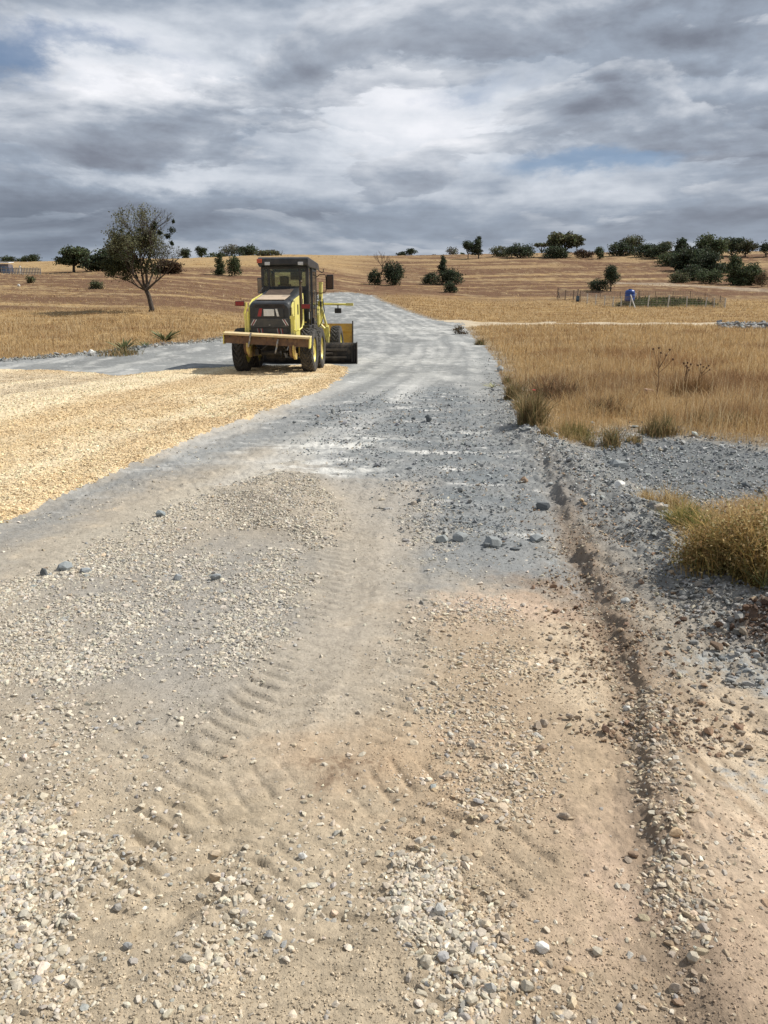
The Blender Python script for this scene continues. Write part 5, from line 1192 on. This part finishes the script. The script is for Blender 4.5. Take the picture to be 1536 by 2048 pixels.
simple('barrel', 1155, 604, lambda m, s: (m.tube([(0,0,0),(0,0,.35*10*s)], 3.2*s, 14), m.tube([(0,0,3.2*s),(0,0,3.8*s)], 3.45*s, 14), m.tube([(0,0,7*s),(0,0,7.6*s)], 3.45*s, 14), m.tube([(0,0,0),(0,0,11*s)], 3.2*s, 14)), plain('dull_blue', (.07,.12,.17), .5), 'dull blue barrel beside the tall post left of the garden', 'barrel')
simple('wooden_post', 1155, 600, lambda m, s: m.tube([(0,0,0),(-.4*s,0,10*s),(.3*s,0,20*s)], [1.4*s,1.2*s,.9*s], 7), WOODM, 'tall dark wooden post behind the blue barrel', 'post')
simple('leaning_stakes', 1116, 597, lambda m, s: (m.tube([(0,0,0),(-1.5*s,0,15*s)], .9*s, 5), m.tube([(4*s,0,0),(-.5*s,.3,15*s)], .8*s, 5), m.tube([(-3*s,0,0),(2*s,0,12*s)], .6*s, 5)), WOODM, 'leaning stakes tied together at the left garden corner', 'stakes')
simple('white_basin', 1286, 608, lambda m, s: (m.box((0,0,1.3*s),(10*s,5*s,2.6*s),bev=.06), m.box((0,0,2.6*s),(11*s,6*s,.5*s),bev=.03)), WHT, 'white basin lying in the garden right of the blue tank', 'basin')
simple('white_board', 1270, 598, lambda m, s: (m.box((0,0,4.5*s),(3*s,.05,11*s),rot=(0,R(14),0),bev=.01), m.box((0,.06,4.5*s),(.6*s,.05,11*s),rot=(0,R(14),0),bev=.01)), WHT, 'white leaning board touching the right side of the blue tank', 'board')
simple('brown_sack', 1398, 609, lambda m, s: (m.box((0,0,5*s),(7*s,3*s,8*s),bev=.25,rot=(.1,.2,0)), m.tube([(0,0,8*s),(.3*s,0,11*s)], [1.5*s,1*s], 7)), plain('brown_cloth', (.13,.085,.05), .9), 'brown sack hanging on the fence near its right corner', 'sack')
for px, py, hp, lab in ((1278,608,26,'thin dark tree stump pole right of the blue tank'),(1313,612,17,'thin stick plant in the middle of the garden'),(1340,612,16,'dry stalk plant right of the garden middle'),(1424,615,18,'dark branch pile leaning in the right garden corner')):
    def fn(m, s, hp=hp):
        m.tube([(0,0,0),(.4*s,0,hp*.5*s),(-.3*s,0,hp*s)], [.7*s,.6*s,.3*s], 5)
        for k in range(6): a = random.random()*6.28; z_ = hp*s*random.uniform(.3,.9); m.tube([(0,0,z_),(math.cos(a)*2.5*s,math.sin(a)*2.5*s,z_+1.5*s)], [.35*s,.2*s], 4)
    simple('dry_stalk', px, py, fn, WOODM, lab, 'stalk')
# shed and blue paling by the left border
X, Y = at(5, 547); s_ = scale_at(5, 547); shed = empty('shed', (X, Y, Hs(X, Y)), label='low grey shed with white roof edge cut by the left border', cat='shed')
b = MB(); b.box((-9*s_,10*s_,8.5*s_), (44*s_,20*s_,17*s_), bev=.03); b.build('wall', plain('grey_shed_wall', (.15,.13,.14), .8, 0, (.09,.085,.09), .8), shed)
b = MB(); b.prism([(-1.5*s_,18.6*s_),(22*s_,21*s_),(22*s_,22.2*s_),(-1.5*s_,20.4*s_)], -33*s_, 15*s_, 'x'); b.build('roof', plain('white_sheet_roof', (.72,.73,.74), .5), shed)
b = MB(); b.box((-4*s_,-.12,7*s_),(8*s_,.1,13*s_)); b.build('door', plain('dark_blue_door', (.05,.07,.10), .6), shed)
X, Y = at(45, 549); pf = empty('paling_fence', (X, Y, Hs(X, Y)), label='blue and grey paling fence running right from the shed', cat='fence')
for k in range(26):
    px = 4+k*3.1; Xp, Yp = at(px, 549); sp_ = scale_at(px, 549); b = MB(); hh = (15 if k < 14 else 13)*sp_*random.uniform(.85, 1.05)
    b.box((Xp-X, Yp-Y, Hs(Xp, Yp)-Hs(X, Y)+hh/2), (1.6*sp_, .05, hh), bev=.01); b.build('board', (plain('faded_blue', (.10,.18,.30), .7) if k < 14 and k % 3 else GREYM), pf)
b = MB(); p0 = at(2, 549); p1 = at(82, 549)
for f in (4, 10): b.tube([(p0[0]-X, p0[1]-Y+.06, Hs(*p0)-Hs(X, Y)+f*s_), (p1[0]-X, p1[1]-Y+.06, Hs(*p1)-Hs(X, Y)+f*s_)], .05, 5)
b.build('rail', WOODM, pf)
simple('white_container', 38, 575, lambda m, s: (m.box((0,0,2*s),(4.5*s,4*s,4*s),bev=.1), m.tube([(0,0,4*s),(0,0,5*s)], 1*s, 8)), WHT, 'tiny white container lying in the left straw field', 'container')
simple('white_post', 43, 549, lambda m, s: (m.tube([(0,-.3,0),(0,-.3,14*s)], .8*s, 6), m.tube([(0,-.3,14*s),(0,-.3,16.5*s)], 1.8*s, 8)), WHT, 'white topped post in front of the paling fence', 'post')
# rubble line beside the path at the right border
xy = np.array([at(px, py) for px, py in zip(rng.uniform(1438, 1560, 700), rng.uniform(648, 659, 700))]); sz = np.clip(np.exp(rng.normal(math.log(.28), .45, 700)), .1, .7)
scatter('rubble_bank', xy, sz, stone_cols(700, [(.25,.26,.26),(.36,.35,.33),(.18,.18,.18)], (3, 2, 2)), m_stone, label='grey rubble bank beside the side path at the right border', cat='rubble')
# verge rubble along the left road edge
e1 = smoothline(P((-300,742),(0,722),(110,714),(200,706),(290,694),(400,684),(470,674))); n_ = 2600; kk = rng.integers(0, len(e1)-1, n_); t = rng.random((n_, 1))
xy = e1[kk]*(1-t)+e1[kk+1]*t+rng.normal(size=(n_, 2))*np.array([.3, .38])+np.array([0, .3])
scatter('verge_stones', xy, np.clip(np.exp(rng.normal(math.log(.07), .5, n_)), .03, .28), stone_cols(n_, [(.25,.26,.25),(.36,.36,.34),(.17,.16,.14)], (3, 2, 2)), m_stone, label='grey broken stone along the left road verge', cat='rubble')

# ------------------------------------------------------------------ weeds and single plants
def seedy(px, py, wpx, hpx, n, label):
    """tangled weed bush: leaning stems with many small seed flakes"""
    X, Y = at(px, py); s_ = scale_at(px, py); W = wpx*s_/2; Hh = hpx*s_; root = empty('weed_bush', (X, Y, 0), label=label, cat='bush')
    cen = rng.normal(size=(14, 2))*np.array([.42, .34]); ci = rng.integers(0, 14, n); off = (cen[ci]+rng.normal(size=(n, 2))*.17)*W; hs = .6+.5*rng.random(14)
    q = np.hypot(off[:, 0], off[:, 1])/W; hh = Hh*hs[ci]*np.clip(1.1-.5*q**2, .25, 1.1)*(.5+.6*rng.random(n)); z = H(X+off[:, 0], Y+off[:, 1])
    cols = np.array(GOLD)[rng.integers(0, len(GOLD), n)]*(1+.2*rng.normal(size=(n, 1)))
    blades('stems', off, hh, np.full(n, .005), np.clip(cols, .01, .7), .8, parent=root, z=z)
    m = 5; hz_ = .12+.95*rng.random((n, m)); P_ = np.stack([off[:, 0][:, None]+rng.normal(size=(n, m))*.07, off[:, 1][:, None]+rng.normal(size=(n, m))*.07, z[:, None]+hh[:, None]*hz_], -1).reshape(-1, 3)
    t = hz_.reshape(-1, 1); pal = np.array([(.48,.34,.16),(.40,.28,.13),(.29,.18,.085),(.21,.19,.08),(.58,.45,.25)])[rng.integers(0, 5, n*m)]
    low = np.array([(.13,.15,.04)]); c = pal*np.clip(t*1.3, .3, 1)+low*(1-np.clip(t*1.3, .3, 1))
    leaf_mesh('seed_heads', P_, .020, np.clip(c*(1+.2*rng.normal(size=(n*m, 1))), .01, .6), root, m_grass)
seedy(1500, 1182, 225, 128, 5200, 'large golden brown weed bush below the side lot at the right border')
seedy(1625, 1150, 200, 135, 3000, 'golden weed bush cut by the right border behind the big one')
clump('grass_tuft', 1375, 1075, 90, 70, 900, [(.20,.21,.07),(.34,.28,.10),(.14,.15,.05)], 'green grass tuft on the left foot of the golden weed bush', 'grass tuft', .8, .006)
clump('grass_tuft', 1330, 1020, 100, 50, 900, [(.55,.43,.24),(.42,.30,.15)], 'straw coloured tuft between the berm and the golden weed bush', 'grass tuft', .8, .006)
clump('weeds', 1058, 862, 66, 66, 1500, OLIVE, 'dark green weeds on the road edge below the dry grass', 'weeds', .5, .008, depth=1.5)
clump('weeds', 1028, 800, 44, 44, 800, OLIVE, 'green weeds higher up on the right road edge', 'weeds', .5, .01)
clump('weeds', 1150, 872, 100, 34, 700, [(.30,.23,.10),(.16,.16,.06),(.36,.27,.12)], 'mixed green and straw weeds at the tip of the side lot', 'weeds', .6, .008)
clump('weeds', 1225, 882, 60, 44, 420, OLIVE, 'loose green weeds standing in the side lot gravel', 'weeds', .6, .008)
clump('weeds', 1320, 862, 80, 44, 700, OLIVE, 'green weeds at the foot of the tall dry thistle', 'weeds', .5, .008)
clump('dry_weeds', 1385, 792, 90, 50, 700, [(.20,.12,.055),(.28,.17,.08)], 'reddish brown dry weeds right of the thistle', 'weeds', .6, .009)
clump('weeds', 230, 708, 110, 18, 420, OLIVE, 'low green weeds beside the white boulder on the verge', 'weeds', .8, .014)
def spiky(px, py, wpx, hpx, nl, cols, label, seed):
    """rosette of long pointed leaves"""
    random.seed(seed); X, Y = at(px, py); s_ = scale_at(px, py); root = empty('thistle_plant', (X, Y, Hs(X, Y)), label=label, cat='plant'); V, F, C = [], [], []
    for i in range(nl):
        a = random.random()*6.28; out = random.uniform(.45, 1)*wpx*s_/2; up = random.uniform(.4, 1)*hpx*s_; w = .055*wpx*s_*random.uniform(.6, 1); k = len(V); ca_, sa_ = math.cos(a), math.sin(a)
        for t, ww in ((0,.4),(.35,1),(.7,.75),(1,0.02)):
            p_ = Vector((ca_*out*t, sa_*out*t, up*(1.25*t-.35*t*t))); V += [p_+Vector((-sa_, ca_, 0))*w*ww/2, p_-Vector((-sa_, ca_, 0))*w*ww/2+Vector((0,0,.15*w))]
        F += [(k, k+1, k+3, k+2), (k+2, k+3, k+5, k+4), (k+4, k+5, k+7, k+6)]; c = np.array(random.choice(cols))*random.uniform(.8, 1.2); C += [c]*8
    mesh_np('leaves', np.array([v[:] for v in V]), np.array(F), m_leaf, root, cols=np.array(C)); return root
for i_, (a_, b_, w_, h_, lb_) in enumerate(((1016,768,20,22,'small dark weed at the bend of the right road edge above the green weeds'),(1040,822,26,30,'small olive weed between the two green weed patches on the road edge'),(1086,884,40,26,'olive weed at the pointed tip of the dry grass'),(960,690,22,14,'tiny dry weed on the far right road edge'),(1175,884,34,22,'small weed left in the upper side lot'),(1275,874,44,20,'small weed between the loose weeds and the thistle foot'))):
    clump('weeds', a_, b_, w_, h_, 260, OLIVE, lb_, 'weeds', .8, .006, depth=1.6)
LG = [(.15,.17,.08),(.20,.21,.11),(.10,.12,.05)]
clump('dry_weeds', 1110, 800, 110, 46, 900, [(.17,.10,.06),(.24,.14,.075),(.12,.09,.05)], 'dark reddish brown dry weeds behind the green weeds on the road edge', 'weeds', .7, .009)
clump('dry_weeds', 1215, 830, 120, 40, 800, [(.20,.12,.065),(.28,.18,.09),(.14,.11,.06)], 'brown dry weeds in the grass above the tip of the side lot', 'weeds', .7, .009)
clump('dry_weeds', 1440, 850, 130, 36, 700, [(.22,.15,.07),(.30,.20,.10),(.15,.14,.06)], 'brown dry weeds along the upper edge of the side lot', 'weeds', .7, .009)
spiky(248, 703, 72, 30, 46, LG, 'spiky green thistle right of the white boulder, left of two', 1)
spiky(330, 683, 78, 26, 46, LG, 'spiky green thistle on the verge nearer the grader', 2)
spiky(290, 695, 44, 16, 24, LG, 'small spiky plant between the two verge thistles', 3)
spiky(1524, 1212, 90, 60, 22, [(.45,.44,.28),(.25,.27,.12)], 'pale spiky plant at the right border below the weed bush', 4)
spiky(1248, 789, 30, 14, 16, [(.50,.48,.36),(.32,.34,.18)], 'small pale leafy rosette in the dry grass left of the thistle', 5)
spiky(985, 776, 52, 10, 22, [(.30,.30,.16),(.42,.40,.26)], 'flattened pale weed lying on the grey road edge', 6)
def stalk(px, py, hpx, label, seed, heads=True, spread=.3):
    random.seed(seed); X, Y = at(px, py); s_ = scale_at(px, py); Hh = hpx*s_; root = empty('dry_thistle', (X, Y, Hs(X, Y)), label=label, cat='plant'); mb = MB(); hd = []
    mb.tube([(0,0,0),(.02*Hh,0,.35*Hh),(.0,0,.62*Hh)], [.010,.008,.007], 6)
    for i, (dx_, z0_, z1_) in enumerate(((-.16,.58,.98),(.04,.60,.90),(.20,.62,.96),(-.05,.62,1.0),(.26,.52,.78),(.12,.60,.86),(-.10,.45,.60))):
        e_ = Vector((dx_*Hh*spread/.3, random.uniform(-.1,.1)*Hh, z1_*Hh)); mb.tube([(0,0,z0_*Hh),(e_.x*.5,e_.y*.5,(z0_+z1_)/2*Hh-.02*Hh),e_], [.006,.005,.004], 5); hd.append(e_)
    mb.build('stem', plain('dry_stem', (.15,.09,.05), .9), root)
    for e_ in hd[:6]:
        b = MB(); bmesh.ops.create_icosphere(b.bm, subdivisions=2, radius=.022, matrix=Matrix.Translation(e_)); 
        for v in b.bm.verts: v.co += Vector((random.gauss(0,.003), random.gauss(0,.003), random.gauss(0,.005)))
        b.build('seed_head', plain('seed_head_brown', (.11,.06,.035), .95), root)
stalk(1312, 800, 102, 'tall branching dry thistle with round seed heads in the right field', 1)
stalk(1368, 792, 66, 'thinner dry stalk right of the tall thistle', 2, spread=.12)
stalk(1400, 776, 46, 'short branching dry stalk right of the thin stalk', 3, spread=.4)
simple('stone_block', 1296, 786, lambda m, s: (m.box((0,0,4*s),(22*s,12*s,9*s),bev=.05,rot=(.1,.15,.4)), m.box((-8*s,0,2*s),(9*s,8*s,6*s),bev=.03,rot=(0,.2,.2))), plain('pinkish_stone', (.42,.28,.21), .9, 0, (.3,.2,.14), 5, (14,5,.5,.02)), 'pinkish clay block in the dry grass beside the tall thistle', 'block')
X, Y = at(1066, 808); z_ = Hs(X, Y); s_ = scale_at(1066, 808); pf_ = empty('poppy', (X, Y, z_), label='red poppy flower in the green weeds on the road edge', cat='flower')
b = MB(); b.tube([(0,0,0),(.01,0,.26)], .004, 5); b.build('stem', plain('green_stem', (.08,.11,.04), .8), pf_)
b = MB()
for k in range(5):
    a = k*1.2566; c = Vector((math.cos(a)*.018, math.sin(a)*.018, .28)); r_ = bmesh.ops.create_icosphere(b.bm, subdivisions=2, radius=.020, matrix=Matrix.Translation(c) @ Matrix.Diagonal((1,1,.55,1)))
b.build('petals', plain('red_petal', (.50,.02,.03), .6), pf_)
